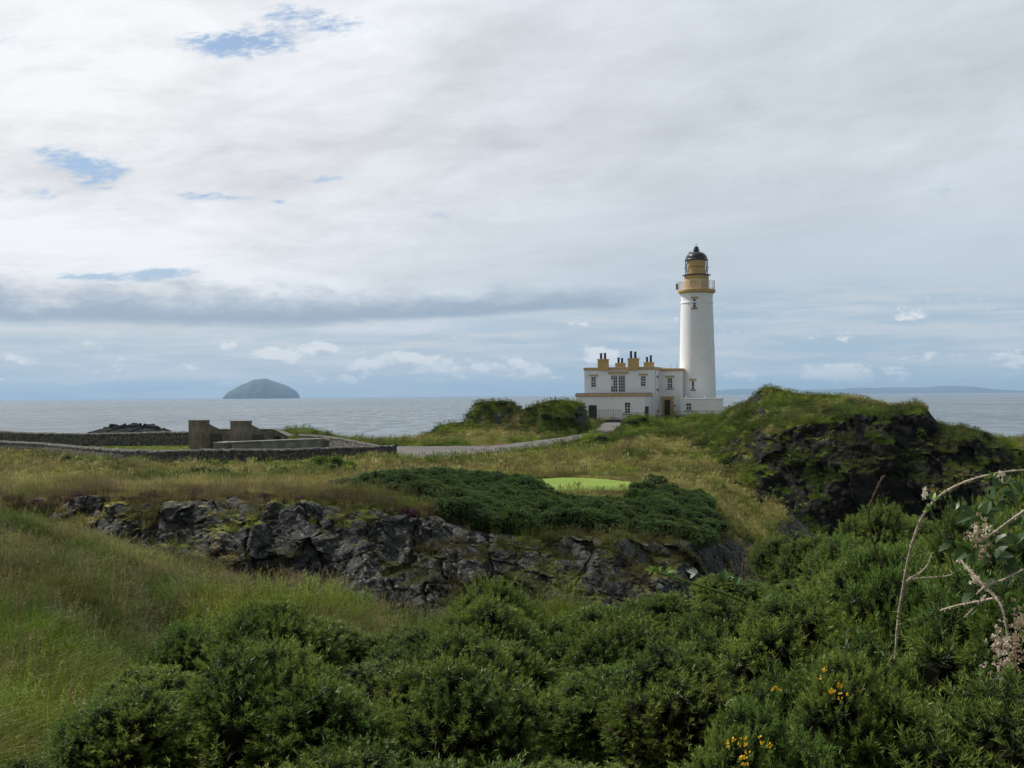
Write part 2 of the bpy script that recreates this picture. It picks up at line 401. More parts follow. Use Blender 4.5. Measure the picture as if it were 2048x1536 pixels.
def mat_leafy(name, src, trans=.35, rough=.6, var=.35, spec=.3, vscale=.8, c2=None, tip=None):
    """foliage: src = colour tuple or 'tint' (instance attribute)"""
    m, N, p, out = newmat(name); v = pos(N)
    if src == 'tint': c = N.new('ShaderNodeAttribute', attribute_name='tint', attribute_type='INSTANCER').outputs[0]
    else: c = src
    r = N.new('ShaderNodeObjectInfo').outputs['Random']
    n = N.noise(v, vscale, 4, .6); n2 = N.noise(v, 22., 3, .6)
    k = N.add(N.add(1 - var, N.mul(r, var * .7)), N.mul(N.sub(n2, .25), var * 1.2))
    if c2: c = N.mix(N.ss(n, .42, .62), c, c2)
    if tip:                                                          # paler fresh growth; old inner spines darkened further for the shade between shoots
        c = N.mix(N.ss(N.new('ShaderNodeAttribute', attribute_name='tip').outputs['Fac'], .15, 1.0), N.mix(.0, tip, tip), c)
    c = N.scale(c, k)
    N.put(p.inputs['Base Color'], c); p.inputs['Roughness'].default_value = rough; p.inputs['Specular IOR Level'].default_value = spec
    t = N.new('ShaderNodeBsdfTranslucent'); N.put(t.inputs[0], c)
    mx = N.new('ShaderNodeMixShader'); mx.inputs[0].default_value = trans
    N.l.new(p.outputs[0], mx.inputs[1]); N.l.new(t.outputs[0], mx.inputs[2]); N.l.new(mx.outputs[0], out.inputs[0])
    return m
M['grass'] = mat_leafy('grass_blades', 'tint', .35, .65, .4, .25)
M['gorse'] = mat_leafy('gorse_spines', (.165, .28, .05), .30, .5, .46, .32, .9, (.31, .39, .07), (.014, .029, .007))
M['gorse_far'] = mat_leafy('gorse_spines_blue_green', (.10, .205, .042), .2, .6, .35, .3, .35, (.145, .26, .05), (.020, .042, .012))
M['shade_core'] = mat_simple('gorse_shade_core', (.010, .011, .006), 1.0, .4, 6)  # near-black woody core; the shade in the gaps is put into its colour
M['shade_core'].node_tree.nodes['Principled BSDF'].inputs['Specular IOR Level'].default_value = 0
M['deadgorse'] = mat_leafy('dead_gorse', (.16, .10, .055), .2, .8, .3, .2)
M['yellow'] = mat_leafy('gorse_flower', (.75, .48, .02), .3, .5, .1, .3)
M['ragwort'] = mat_leafy('ragwort_flower', (.55, .50, .02), .3, .5, .1, .3)
M['brightleaf'] = mat_leafy('bright_leaf', (.11, .20, .02), .35, .55, .3, .3)
M['bramble_leaf'] = mat_leafy('bramble_leaf', (.055, .11, .028), .4, .38, .25, .5)
M['bramble_young'] = mat_leafy('young_bramble_leaf', (.14, .24, .035), .45, .45, .2, .4)
M['cane'] = mat_simple('bramble_cane', (.40, .325, .24), .7, .35, 18, .4, 60)
M['canedark'] = mat_simple('dry_brown_cane', (.11, .065, .045), .8, .35, 18, .4, 60)
M['petal'] = mat_leafy('bramble_blossom', (.44, .33, .23), .3, .6, .2, .2)
M['petalpale'] = mat_leafy('pale_bramble_blossom', (.68, .60, .48), .3, .6, .2, .2)
M['paleleaf'] = mat_leafy('pale_leaf_underside', (.40, .46, .36), .3, .6, .15, .3)
M['heather'] = mat_leafy('heather_brown', (.060, .038, .026), .2, .8, .3, .1)
M['heatherpurple'] = mat_leafy('heather_purple', (.17, .065, .13), .2, .8, .3, .1)
# ------------------------------------------------------------------ terrain sheets
def P(px, py, D):            # point seen at a pixel, at depth D
    return at(px, py, D)
def Z(px, D, z):             # point in the column of a pixel, at depth D and height z
    q = at(px, 700, D); return np.array([q[0], D, z])
def loft(cols, lines, ustep, rows, usmooth, vsmooth, extra=None):
    """lines[k][j] = world point of line k at column cols[j]; extra[k] = dict of per-line values"""
    L = np.array(lines)                                             # K, J, 3
    us = np.arange(cols[0], cols[-1] + .1, ustep)
    G = np.stack([[np.interp(us, cols, L[k, :, c]) for c in range(3)] for k in range(len(lines))])   # K,3,U
    G = np.transpose(G, (0, 2, 1)); G = smooth_axis(G, usmooth, 1)
    out = []; ex = {k: [] for k in (extra[0] if extra else {})}
    for k in range(len(lines) - 1):
        n = rows[k]
        for i in range(n + (k == len(lines) - 2)):
            t = i / n; out.append(G[k] * (1 - t) + G[k + 1] * t)
            for e in ex:
                a = np.interp(us, cols, np.broadcast_to(extra[k][e], len(cols)).astype(float)); b = np.interp(us, cols, np.broadcast_to(extra[k + 1][e], len(cols)).astype(float))
                ex[e].append(a * (1 - t) + b * t)
    V = smooth_axis(np.array(out), vsmooth, 0)
    return us, V, {e: np.array(v) for e, v in ex.items()}
def grid_faces(nr, nc):
    a = (np.arange(nr - 1)[:, None] * nc + np.arange(nc - 1)[None, :]).ravel()
    return np.stack([a, a + 1, a + nc + 1, a + nc], 1)
def normals(V):
    du = np.gradient(V, axis=1); dv = np.gradient(V, axis=0)
    n = np.cross(du, dv); n /= np.linalg.norm(n, axis=2, keepdims=True) + 1e-9
    return n

C0 = [-700, -100, 0, 200, 400, 600, 800, 1000, 1200, 1400, 1500, 1600, 1800, 2048, 2800]
def row(f, *vals): return [f(c, *v) for c, v in zip(C0, vals)]
lines = [
 row(Z, *[(-6, 12.4)] * 15),
 row(Z, *[(2.5, 12.2)] * 15),
 row(Z, *[(7, z) for z in (11.6, 11.5, 11.4, 11.2, 11.0, 11.0, 11.0, 11.0, 11.0, 11.0, 11.0, 11.1, 11.2, 11.3, 11.6)]),
 row(Z, *[(14, z) for z in (11.4, 11.1, 10.95, 10.85, 10.75, 10.6, 10.5, 10.5, 10.6, 10.7, 10.8, 10.9, 11.0, 11.1, 11.6)]),
 [P(-700, 1040, 34), P(-100, 1050, 36), P(0, 1060, 36), P(200, 1096, 34), P(400, 1182, 31), P(600, 1212, 27), P(800, 1234, 24), P(1000, 1248, 21), P(1200, 1250, 19), P(1400, 1230, 18), P(1500, 1165, 18), P(1600, 1150, 19), P(1800, 1130, 20), P(2048, 1090, 22), P(2800, 1000, 24)],
 [Z(-700, 42, 9.9), Z(-100, 44, 10.0), P(0, 1040, 42), P(200, 1092, 41), Z(400, 37, 8.2), Z(600, 34, 7.0), Z(800, 31, 5.8), Z(1000, 29, 5.0), Z(1200, 28, 4.6), Z(1400, 28, 4.5), Z(1500, 28, 4.2), Z(1600, 28, 4.0), Z(1800, 28, 3.6), Z(2048, 28, 4.0), Z(2800, 30, 5.0)],
 [Z(-700, 46, 9.8), Z(-100, 47, 9.8), Z(0, 47, 9.8), P(200, 1086, 43.5), P(400, 1135, 42), P(600, 1185, 41.5), P(800, 1235, 41), P(1000, 1235, 41), P(1200, 1225, 41), Z(1400, 43, 4.6), Z(1500, 48, 3.8), Z(1600, 52, 3.2), Z(1800, 55, 2.6), Z(2048, 55, 1.5), Z(2800, 55, 1)],
 [Z(-700, 50, 9.8), P(-100, 990, 50), P(0, 995, 50), P(200, 1000, 45), P(400, 1004, 45), P(600, 1002, 45), P(800, 1032, 45), P(1000, 1075, 45), P(1200, 1085, 45), P(1400, 1085, 48), P(1500, 1110, 56), Z(1600, 66, 2.6), Z(1800, 66, 1.8), Z(2048, 66, 0.5), Z(2800, 66, 0)],
 [Z(-700, 56, 9.8), P(-100, 975, 55), P(0, 980, 55), P(200, 984, 50), P(400, 986, 50), P(600, 984, 50), P(800, 1005, 49), P(1000, 1045, 49), P(1200, 1052, 49), P(1400, 1050, 54), P(1500, 1070, 64), Z(1600, 75, 3.2), Z(1800, 75, 1.5), Z(2048, 75, -0.3), Z(2800, 75, -1)],
 [Z(-700, 66, 9.6), P(-100, 955, 66), P(0, 957, 66), P(200, 962, 62), P(400, 964, 61), P(600, 962, 60), P(800, 966, 60), P(1000, 985, 58), P(1200, 1000, 57), P(1400, 1005, 63), P(1500, 1045, 72), Z(1600, 82, 5), Z(1800, 82, 1.), Z(2048, 82, -1.0), Z(2800, 82, -2)],
 [Z(-700, 80, 9.5), P(-100, 930, 84), P(0, 934, 78), P(200, 942, 73), P(400, 948, 71), P(600, 945, 71), P(800, 940, 72), P(1000, 957, 70), P(1200, 962, 72), P(1400, 955, 80), P(1500, 960, 90), Z(1600, 92, 7), Z(1800, 92, .5), Z(2048, 92, -1.5), Z(2800, 92, -2)],
 [Z(-700, 110, 9.4), P(-100, 903, 106), P(0, 907, 98), P(200, 926, 83), P(400, 936, 78), P(600, 931, 80), P(800, 915, 86), P(1000, 918, 88), P(1200, 908, 96), P(1400, 893, 103), P(1500, 888, 108), Z(1600, 110, 9), Z(1800, 110, 1.5), Z(2048, 105, -1.5), Z(2800, 105, -2)],
 [Z(-700, 120, 9.3), Z(-100, 116, 9.4), Z(0, 112, 9.35), Z(200, 106, 9.2), Z(400, 104, 9.35), Z(600, 104, 9.4), P(800, 893, 104), P(1000, 889, 110), P(1200, 866, 126), P(1400, 850, 136), P(1500, 850, 136), Z(1600, 138, 10.2), Z(1800, 125, 2), Z(2048, 115, -1.5), Z(2800, 115, -2)],
 [Z(-700, 127, 9.3), Z(-100, 124, 9.3), Z(0, 121, 9.3), Z(200, 121, 9.3), Z(400, 121, 9.4), Z(600, 118, 9.4), P(800, 887, 112), Z(1000, 124, 9.7), P(1200, 847, 144), P(1400, 841, 147), P(1500, 843, 146), Z(1600, 148, 10.5), Z(1800, 135, 2), Z(2048, 125, -1.5), Z(2800, 125, -2)],
 [Z(-700, 133, 9.0), Z(-100, 130, 9.1), Z(0, 127, 9.1), Z(200, 127, 9.1), Z(400, 127, 9.3), Z(600, 124, 9.3), Z(800, 119, 9.45), Z(1000, 134, 9.7), Z(1200, 172, 10.7), Z(1400, 176, 10.7), Z(1500, 176, 10.6), Z(1600, 170, 9.5), Z(1800, 145, 1), Z(2048, 135, -1.5), Z(2800, 135, -2)],
 [Z(-700, 150, -1.5), Z(-100, 146, -1.5), Z(0, 142, -1.5), Z(200, 142, -1.5), Z(400, 142, -1.5), Z(600, 138, -1.5), Z(800, 133, -1.5), Z(1000, 150, -1.5), Z(1200, 196, -1.5), Z(1400, 200, -1.5), Z(1500, 200, -1.5), Z(1600, 195, -1.5), Z(1800, 165, -1.5), Z(2048, 150, -2), Z(2800, 150, -3)],
]
rows_ = [10, 16, 34, 70, 46, 22, 110, 34, 46, 46, 50, 50, 40, 30, 16]
#  values per line: noise amplitude, dry grass share, forced rock
Zr = lambda *v: np.array(v, float)
nA = [.03, .05, .06, .08, .14, .3, .5, .40, .16, .12, .13, .12, .12, .08, .3, .6]
dry = [.08, .08, .10, .12, .16, .2, .3, .35, .55, .70, .68, .5, .2, .4, .4, .3]
rk = []
for k in range(len(lines)):
    r = np.zeros(len(C0))
    if k == 5: r[4:] = .5; r[3] = .6
    if k == 6: r[3:] = 1.0
    if k == 7: r[3:9] = 1.0; r[9:] = .75
    if k in (8, 9): r[11:] = .7
    if k in (10, 11, 12): r[12:] = 1
    if k >= 14: r[:] = .8 if k == 15 else .2
    rk.append(r)
extra = [dict(n=nA[k], dry=dry[k], rock=rk[k]) for k in range(len(lines))]
US, V, E = loft(C0, lines, 3.0, rows_, 12, 4, extra)
def inpoly(poly, x, y):
    r = np.zeros(x.shape, bool); n = len(poly)
    for i in range(n):
        x0, y0 = poly[i][:2]; x1, y1 = poly[(i + 1) % n][:2]
        c = ((y0 > y) != (y1 > y)) & (x < (x1 - x0) * (y - y0) / (y1 - y0 + 1e-12) + x0); r ^= c
    return r
rn = np.array([Z(px, D, 0) for px, D in ((690, 90), (760, 83.5), (800, 83), (860, 84.5), (930, 89), (1000, 94.5), (1070, 101.5), (1130, 107.5), (1180, 113), (1212, 118), (1234, 128), (1262, 142), (1310, 146), (1362, 147.5))])
rf = np.array([Z(px, D, 0) for px, D in ((690, 105), (760, 104.5), (800, 104), (860, 104), (930, 105), (1000, 108), (1070, 114), (1130, 119.5), (1175, 126), (1192, 134), (1200, 144), (1235, 150), (1300, 151), (1358, 152.5))])
road_poly = np.concatenate([rn, rf[::-1]])
# mounds before the lighthouse
def bump_at(V, px, D, h, rx, ry, pw=2.0, ang=0.0):
    c = at(px, 700, D); dx = V[..., 0] - c[0]; dy = V[..., 1] - D
    if ang: dx, dy = dx * math.cos(ang) + dy * math.sin(ang), -dx * math.sin(ang) + dy * math.cos(ang)
    w = fbm(V[..., 0] * .5, V[..., 1] * .5, 3.3, 3, 71) - .5
    d = np.sqrt((dx / rx) ** 2 + (dy / ry) ** 2) + w * .35
    V[..., 2] += h * np.exp(-np.clip(d, 0, 9) ** pw)
BUMPS = [  # px, D, top z, rx, ry, power
 (992, 131, 13.2, 3.5, 3.4, 6.0), (955, 131, 12.0, 2.2, 3.2, 5.0), (1125, 128.5, 13.3, 4.6, 3.8, 3.0), (1090, 130, 12.8, 3.4, 3.4, 2.6), (1056, 129, 12.25, 3.6, 3.4, 3.0),
 (930, 126, 10.9, 6.0, 4.2, 2.0), (1165, 127, 11.8, 3.2, 3.0, 2.2), (1262, 131, 11.55, 3.3, 3.4, 2.4), (1395, 141, 11.35, 4.4, 2.6, 2.6), (1190, 109, 10.1, 3.5, 3.0, 2.2),
 (600, 122, 10.5, 3.6, 3.2, 2.2), (520, 122, 10.2, 3.6, 3.0, 2.2), (1330, 112, 10.3, 4.5, 4.0, 2.2)]
best = np.zeros(V.shape[:2])
for bx, bD, bz, brx, bry, bp in BUMPS:
    c = at(bx, 700, bD); w = fbm(V[..., 0] * .45, V[..., 1] * .45, bx, 4, 71) - .5
    d = np.sqrt(((V[..., 0] - c[0]) / brx) ** 2 + ((V[..., 1] - bD) / bry) ** 2) + w * .45
    best = np.maximum(best, (bz - V[..., 2]) * np.exp(-np.clip(d, 0, 9) ** bp))
_mr = inpoly(road_poly, V[..., 0], V[..., 1]) * 1.0
_mr = np.clip(smooth_axis(smooth_axis(_mr, 9, 0), 9, 1) * 2.2, 0, 1)
V[..., 2] += best * (1 - _mr)
# roll of the near slope
x, y, z = V[..., 0], V[..., 1], V[..., 2]
near = sstep(5, 12, y) * sstep(60, 42, y) * sstep(3, 0, x)
near = near * sstep(9, 14, y) * (.15 + .85 * sstep(27, 19, y))
V[..., 2] += near * (fbm(x * .22 + y * .1, y * .13, 0, 3, 5) - .5) * 1.0
def carve(V, pts, w, dep):
    for (pa, Da), (pb, Db) in zip(pts[:-1], pts[1:]):
        A0, B0 = at(pa, 700, Da)[:2], at(pb, 700, Db)[:2]; A0[1], B0[1] = Da, Db; dd = B0 - A0
        t = np.clip(((V[..., 0] - A0[0]) * dd[0] + (V[..., 1] - A0[1]) * dd[1]) / (dd @ dd), 0, 1)
        q = np.hypot(V[..., 0] - A0[0] - t * dd[0], V[..., 1] - A0[1] - t * dd[1]); carve.m = np.maximum(carve.m, np.exp(-(q / w) ** 2) * dep)
carve.m = np.zeros(x.shape)
carve(V, [(215, 27), (262, 23.5), (310, 20.5), (352, 18), (400, 16)], .55, .55); carve(V, [(300, 13.5), (345, 12.2), (372, 11.2)], .45, .42); carve(V, [(140, 17), (165, 15)], .5, .35); carve(V, [(40, 34), (150, 29), (215, 27)], .8, .4)
V[..., 2] -= carve.m
uu = x * .42 + y * .17; V[..., 2] += near * (sstep(.35, .65, fbm(uu, (y - x) * .05, 0, 3, 15)) - .5) * .75 * sstep(9, 13, y)

# path, green and lawn areas in plan (used to keep tufts off and noise down)
Vs = V.copy()
def surf_pt(px, py, dmin=20, dmax=300):
    """depth of the smooth sheet under a pixel"""
    j = int(np.clip(round((px - US[0]) / (US[1] - US[0])), 0, len(US) - 1)); c = Vs[:, j]
    d = ray(px, py); sl_ = d[2] / d[1]
    h = c[:, 2] - (CZ + sl_ * c[:, 1]); ok = (c[:, 1] > dmin) & (c[:, 1] < dmax)
    s = np.where(ok[:-1] & (h[:-1] < 0) & (h[1:] >= 0))[0]
    if len(s) == 0: i = np.argmin(np.where(ok, abs(h), 9e9)); return c[i].copy()
    i = s[0]; t = -h[i] / (h[i + 1] - h[i] + 1e-9); q = c[i] * (1 - t) + c[i + 1] * t
    dd = d / d[1] * q[1]; return np.array([dd[0], q[1], CZ + dd[2]])
def plan(pts): return np.array([surf_pt(a, b, *c) if c else surf_pt(a, b, 40) for a, b, *c in pts])
green_poly = []
gc0 = at(1150, 700, 66.5)
for k in range(40):
    a = 2 * math.pi * k / 40; green_poly.append((gc0[0] + math.cos(a) * 3.9 * (1 + .12 * math.cos(2 * a + 1)), 66.0 + math.sin(a) * 5.2 * (1 + .06 * math.cos(3 * a)), 0))
green_poly = np.array(green_poly)
# flatten the green
gz = 8.72
d2 = np.sqrt(((x - gc0[0]) / 5.2) ** 2 + ((y - 66) / 6.8) ** 2)
V[..., 2] = V[..., 2] * (1 - sstep(1.25, .85, d2)) + (gz + (y - 66) * .012) * sstep(1.25, .85, d2)
mask_road = inpoly(road_poly, x, y) * 1.0; mask_green = inpoly(green_poly, x, y) * 1.0
soft = np.clip(smooth_axis(smooth_axis(mask_road + mask_green, 6, 0), 6, 1), 0, 1)
# wall enclosure polygon (front wall line, then back wall line)
WF = [(-420, 118), (-200, 108), (0, 101.5), (90, 96), (170, 88), (250, 82.5), (330, 80.0), (430, 79.2), (540, 80), (650, 82), (730, 84), (786, 86)]
WB = [(786, 86), (770, 90.5), (740, 96), (700, 101.5), (655, 106), (600, 110.5)]
WC = [(600, 110.5), (500, 114), (378, 116), (250, 117), (120, 119), (0, 122), (-200, 124), (-420, 126)]
wf3 = np.array([Z(a, b, 0) for a, b in WF]); wb3 = np.array([Z(a, b, 0) for a, b in WB]); wc3 = np.array([Z(a, b, 0) for a, b in WC])
encl = inpoly(np.concatenate([wf3, wb3[1:], wc3[1:]]), x, y)

# noise displacement
nrm = normals(V); nrm *= np.sign(nrm[..., 2:3] + .15)
lx = fbm(x * .9, y * .9, z * .9, 5, 31) - .5
amp = E['n'] * (1 - soft * .95) * np.where(encl, .35, 1)
steep = sstep(.78, .5, nrm[..., 2])
rockm = np.clip(E['rock'], 0, 1)
V = V + nrm * (lx * 2 * amp)[..., None] * (1 - .6 * steep * rockm)[..., None]
# blocky rock
def facets(x, y, z, seed, tilt):
    """per-block offset plus a tilt, so blocks read as flat broken planes; returns height and crack mask"""
    ix, iy, iz = (np.floor(v).astype(np.int64) for v in (x, y, z))
    f1 = np.full(x.shape, 9.0); f2 = f1.copy(); h = np.zeros(x.shape)
    for a in (-1, 0, 1):
        for b in (-1, 0, 1):
            for c in (-1, 0, 1):
                j = (ix + a, iy + b, iz + c); r = [_hash(*j, seed + q) for q in range(7)]
                dx, dy, dz = j[0] + r[0] - x, j[1] + r[1] - y, j[2] + r[2] - z
                d = np.abs(dx) ** 1.5 + np.abs(dy) ** 1.5 + np.abs(dz) ** 1.5; n = d < f1
                f2 = np.where(n, f1, np.minimum(f2, d)); h = np.where(n, (r[3] - .5) + tilt * ((r[4] - .5) * dx + (r[5] - .5) * dy + (r[6] - .35) * dz), h); f1 = np.where(n, d, f1)
    return h, sstep(.07, 0, f2 - f1)
def blocky(V, seed, s=.75):
    x, y, z = V[..., 0], V[..., 1], V[..., 2]
    w = fbm(x * .6, y * .6, z * .6, 4, seed + 50) * 1.3; u = x * .95 + z * .3
    h1, c1 = facets(u * s * .85 + w * .7, y * s * .6, z * s * .36 + w * .4, seed, .8)
    h2, c2 = facets(u * s * 1.9 + w, y * s * 1.5, z * s * 1.25, seed + 33, 1.2)
    h3, c3 = facets(u * s * 5.0, y * s * 4, z * s * 3.6 + w, seed + 66, 1.1)
    return h1 * .72 - c1 * .30 + h2 * .20 - c2 * .10 + h3 * .08 + (fbm(x * 4, y * 4, z * 4, 3, seed + 8) - .5) * .16 + (fbm(x * .3, y * .3, z * .3, 2, seed + 18) - .5) * 1.1
bl = blocky(V, 3, .42)
dirv = np.array([0.1, -1.0, 0.03]); dirv /= np.linalg.norm(dirv)
k_ = (smooth_axis(rockm, 5, 0) * sstep(33, 38, V[..., 1]) * sstep(64, 50, V[..., 1]))
V = V + (bl * k_ * 1.0)[..., None] * dirv
nrm = normals(V); nrm *= np.sign(nrm[..., 2:3] + 1e-6)
x, y, z = V[..., 0], V[..., 1], V[..., 2]
# colours (albedo) and rock mask
def turf_tint(x, y, z, dryv, seed=0):
    g1 = np.array([.095, .155, .016]); g2 = np.array([.17, .225, .024]); t1 = np.array([.35, .315, .125]); t2 = np.array([.24, .225, .055])
    a = fbm(x * .16, y * .16, 0, 4, 41 + seed); b = fbm(x * .9, y * .9, 0, 4, 43 + seed); c = fbm(x * .35 + 5, y * .35, 0, 3, 45 + seed)
    d = sstep(.30, .70, dryv + (a - .5) * 1.5 + (b - .5) * .9)
    base = g1 + (g2 - g1) * sstep(.35, .65, c)[..., None]; tan = t2 + (t1 - t2) * sstep(.3, .7, b)[..., None]
    m_ = .62 + .75 * sstep(.30, .70, fbm(x * .55, y * .55, 0, 5, 48 + seed, .6))
    return (base * (1 - d[..., None]) + tan * d[..., None]) * m_[..., None]
tint = turf_tint(x, y, z, E['dry'])
lawn = np.array([.22, .27, .05]); tint[encl] = tint[encl] * .3 + lawn * .7
earth = np.array([.035, .028, .016]); cmk = np.clip(carve.m * 1.5, 0, .75)[..., None]; tint = tint * (1 - cmk) + np.array([.045, .05, .02]) * cmk
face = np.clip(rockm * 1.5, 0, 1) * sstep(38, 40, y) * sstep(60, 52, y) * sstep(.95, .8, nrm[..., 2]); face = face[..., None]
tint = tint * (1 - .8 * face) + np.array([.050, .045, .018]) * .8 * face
gully = sstep(10.0, 7.5, z) * sstep(60, 50, y) * sstep(18, 26, y)
tint = tint * (1 - .6 * gully[..., None]) + earth * .6 * gully[..., None]
# heathery brown fringe along the cliff brow
px_c = np.broadcast_to(US[None, :], x.shape)
fr = sstep(43, 46, y) * sstep(57, 50, y) * sstep(-200, 60, px_c) * sstep(1060, 900, px_c) * sstep(.3, .55, fbm(x * .7, y * .7, 0, 3, 61))
tint = tint * (1 - .75 * fr[..., None]) + np.array([.085, .05, .028]) * .75 * fr[..., None]
rockf = sstep(.98, .80, nrm[..., 2] + (fbm(x * .7, y * .7, z * .7, 4, 77) - .5) * .7) * np.clip(rockm * 1.8, 0, 1)
m1 = np.zeros_like(x)
for px, D, rr in ((987, 130, 4.2), (1118, 124, 4.5), (950, 130, 3)):
    c = at(px, 700, D); m1 += np.exp(-(((x - c[0]) / rr) ** 2 + ((y - D) / rr) ** 2))
tint *= (1 - .42 * np.clip(m1 * 1.3, 0, 1))[..., None]
rockf = np.maximum(rockf, np.clip(m1 * 1.5, 0, 1) * sstep(.74, .5, nrm[..., 2]) * sstep(.42, .58, fbm(x * .8, y * .8, z * .8, 3, 78)))
rockf = np.maximum(rockf, sstep(2.5, 1.0, z))
ground = mesh_np('ground', V.reshape(-1, 3), grid_faces(V.shape[0], V.shape[1]), M['ground'], attrs={'tint': tint.reshape(-1, 3), 'rock': rockf.ravel()})
tag(ground, 'turf and rock ground running from the near bank to the sea cliffs', 'ground', kind='structure')
GV, GT, GR, GN = V, tint, rockf, nrm
del bl, lx

# ------------------------------------------------------------------ headland on the right
CH = [1300, 1350, 1400, 1450, 1500, 1530, 1560, 1600, 1650, 1700, 1740, 1780, 1812, 1830, 1850, 1863, 1880, 1920, 1960, 1990, 2020, 2048, 2150, 2400]
crest = dict(zip(CH, [868, 858, 846, 826, 796, 781, 784, 789, 789, 792, 803, 816, 811, 806, 812, 830, 850, 853, 860, 878, 882, 877, 872, 905]))
crD = dict(zip(CH, [130, 124, 118, 114, 110, 108, 107, 106, 104, 103, 101, 99, 98, 97, 96, 95, 95, 94, 92, 92, 96, 98, 98, 98]))
rimy = dict(zip(CH, [890, 892, 890, 888, 880, 864, 856, 848, 840, 829, 830, 829, 824, 818, 824, 842, 862, 868, 880, 892, 894, 889, 884, 915]))
rmD = dict(zip(CH, [112, 107, 102, 97, 91, 89, 88, 87, 87, 87, 88, 88, 89, 89, 89, 89, 88, 87, 87, 88, 91, 93, 94, 95]))
basy = dict(zip(CH, [945, 965, 990, 1020, 1050, 1075, 1095, 1105, 1110, 1115, 1115, 1115, 1115, 1112, 1110, 1108, 1105, 1100, 1095, 1090, 1085, 1080, 1070, 1060]))
baD = dict(zip(CH, [90, 86, 82, 80, 79, 79, 79, 79, 79, 79, 80, 80, 80, 80, 80, 80, 80, 80, 80, 81, 82, 83, 84, 85]))
def lowx(c, a, b, t):        # a point part-way between
    return a * (1 - t) + b * t
H = []
sink = {c: P(c, basy[c], baD[c]) for c in CH}
H.append([sink[c] + np.array([0, -3, -3.5]) for c in CH])
H.append([sink[c] for c in CH])
def ledge(c):                # buttress half-way up the face
    q = lowx(c, sink[c], P(c, rimy[c], rmD[c]), .52); f = 1 - sstep(1560, 1640, c)
    return q + np.array([0, 1.0 * f - 1.6 * (1 - f), 0.0])
H.append([ledge(c) for c in CH])
H.append([P(c, rimy[c] + 7, rmD[c] - (1.0 if c > 1500 else 0)) for c in CH])
H.append([P(c, rimy[c] - 3, rmD[c] + 1.6) for c in CH])
H.append([P(c, crest[c] + 2, crD[c]) for c in CH])
H.append([P(c, crest[c] + 2, crD[c]) + np.array([0, 6, -1.6]) for c in CH])
H.append([np.array([at(c, 700, crD[c] + 26)[0], crD[c] + 26, (10.0 if c < 1480 else -2) - 1.5 * (c < 1480)]) for c in CH])
hn = [.5, .5, .6, .45, .3, .22, .3, .6]; hd = [.3, .3, .3, .25, .25, .25, .3, .3]
cc_ = np.array(CH, float)
rkl = [sstep(1490, 1570, cc_), sstep(1490, 1570, cc_), sstep(1480, 1550, cc_), sstep(1490, 1540, cc_), sstep(1480, 1600, cc_) * .45, .12 + 0 * cc_, .3 + 0 * cc_, .8 + 0 * cc_]
rkl[5] = .12 + .8 * np.exp(-((cc_ - 1835) / 35) ** 2) + .8 * np.exp(-((cc_ - 1532) / 22) ** 2)
rkl[6] = rkl[5]
HU, HV, HE = loft(CH, H, 2.5, [10, 60, 60, 16, 50, 18, 30], 4, 3, [dict(n=hn[k], dry=hd[k], rock=rkl[k]) for k in range(8)])
bump_at(HV, 1535, 107, .45, 1.6, 2.0, 3.0)
bump_at(HV, 1450, 100, 1.0, 3.0, 3.0, 2.4); bump_at(HV, 1470, 92, 1.3, 2.2, 2.6, 3); bump_at(HV, 1520, 84, 1.4, 2.0, 2.2, 3)
x, y, z = HV[..., 0], HV[..., 1], HV[..., 2]
nn = normals(HV); nn *= np.sign(nn[..., 2:3] + .25)
HV = HV + nn * ((fbm(x * .8, y * .8, z * .8, 5, 131) - .5) * 2 * HE['n'] * 1.1)[..., None]
bl = blocky(HV, 13, .45)
rkn = np.clip(HE['rock'] + (fbm(x * .3, y * .3, z * .3, 3, 135) - .5) * .8, 0, 1)
HV = HV + (bl * sstep(.35, .75, rkn) * 1.25)[..., None] * np.array([-.35, -.93, .1])
nn = normals(HV); nn *= np.sign(nn[..., 2:3] + 1e-6)
x, y, z = HV[..., 0], HV[..., 1], HV[..., 2]
ht = turf_tint(x, y, z, HE['dry'], 7)
dk = sstep(.42, .62, fbm(x * .4, y * .4, z * .4, 4, 139)); ht = ht * (1 - .45 * dk[..., None]) + np.array([.055, .055, .022]) * .45 * dk[..., None]
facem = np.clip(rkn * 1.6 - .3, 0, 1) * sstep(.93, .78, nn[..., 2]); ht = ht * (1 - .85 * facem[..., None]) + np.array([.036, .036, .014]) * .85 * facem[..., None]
slope = sstep(.97, .80, nn[..., 2] + (fbm(x, y, z, 3, 137) - .5) * .45)
hr = slope * np.clip(rkn * 1.8, 0, 1)
outc = sstep(.60, .70, fbm(x * .35, y * .35, z * .35, 4, 141)) * sstep(1380, 1440, np.broadcast_to(HU[None], x.shape)) * sstep(.85, .6, nn[..., 2])
hr = np.maximum(hr, outc)
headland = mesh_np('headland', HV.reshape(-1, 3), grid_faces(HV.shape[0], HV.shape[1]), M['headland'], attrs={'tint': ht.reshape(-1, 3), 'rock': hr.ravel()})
tag(headland, 'dark rocky headland with grassy top and shaded cliff face on the right', 'headland', kind='structure')
bvh_ground = BVHTree.FromPolygons([tuple(p) for p in GV.reshape(-1, 3)[:]], [tuple(f) for f in grid_faces(*GV.shape[:2]).tolist()])
bvh_head = BVHTree.FromPolygons([tuple(p) for p in HV.reshape(-1, 3)[:]], [tuple(f) for f in grid_faces(*HV.shape[:2]).tolist()])
def zat(x, y, both=False):
    r = bvh_ground.ray_cast(Vector((x, y, 60)), Vector((0, 0, -1)))[0]
    z = r.z if r else 0.0
    if both:
        r = bvh_head.ray_cast(Vector((x, y, 60)), Vector((0, 0, -1)))[0]
        if r: z = max(z, r.z)
    return z

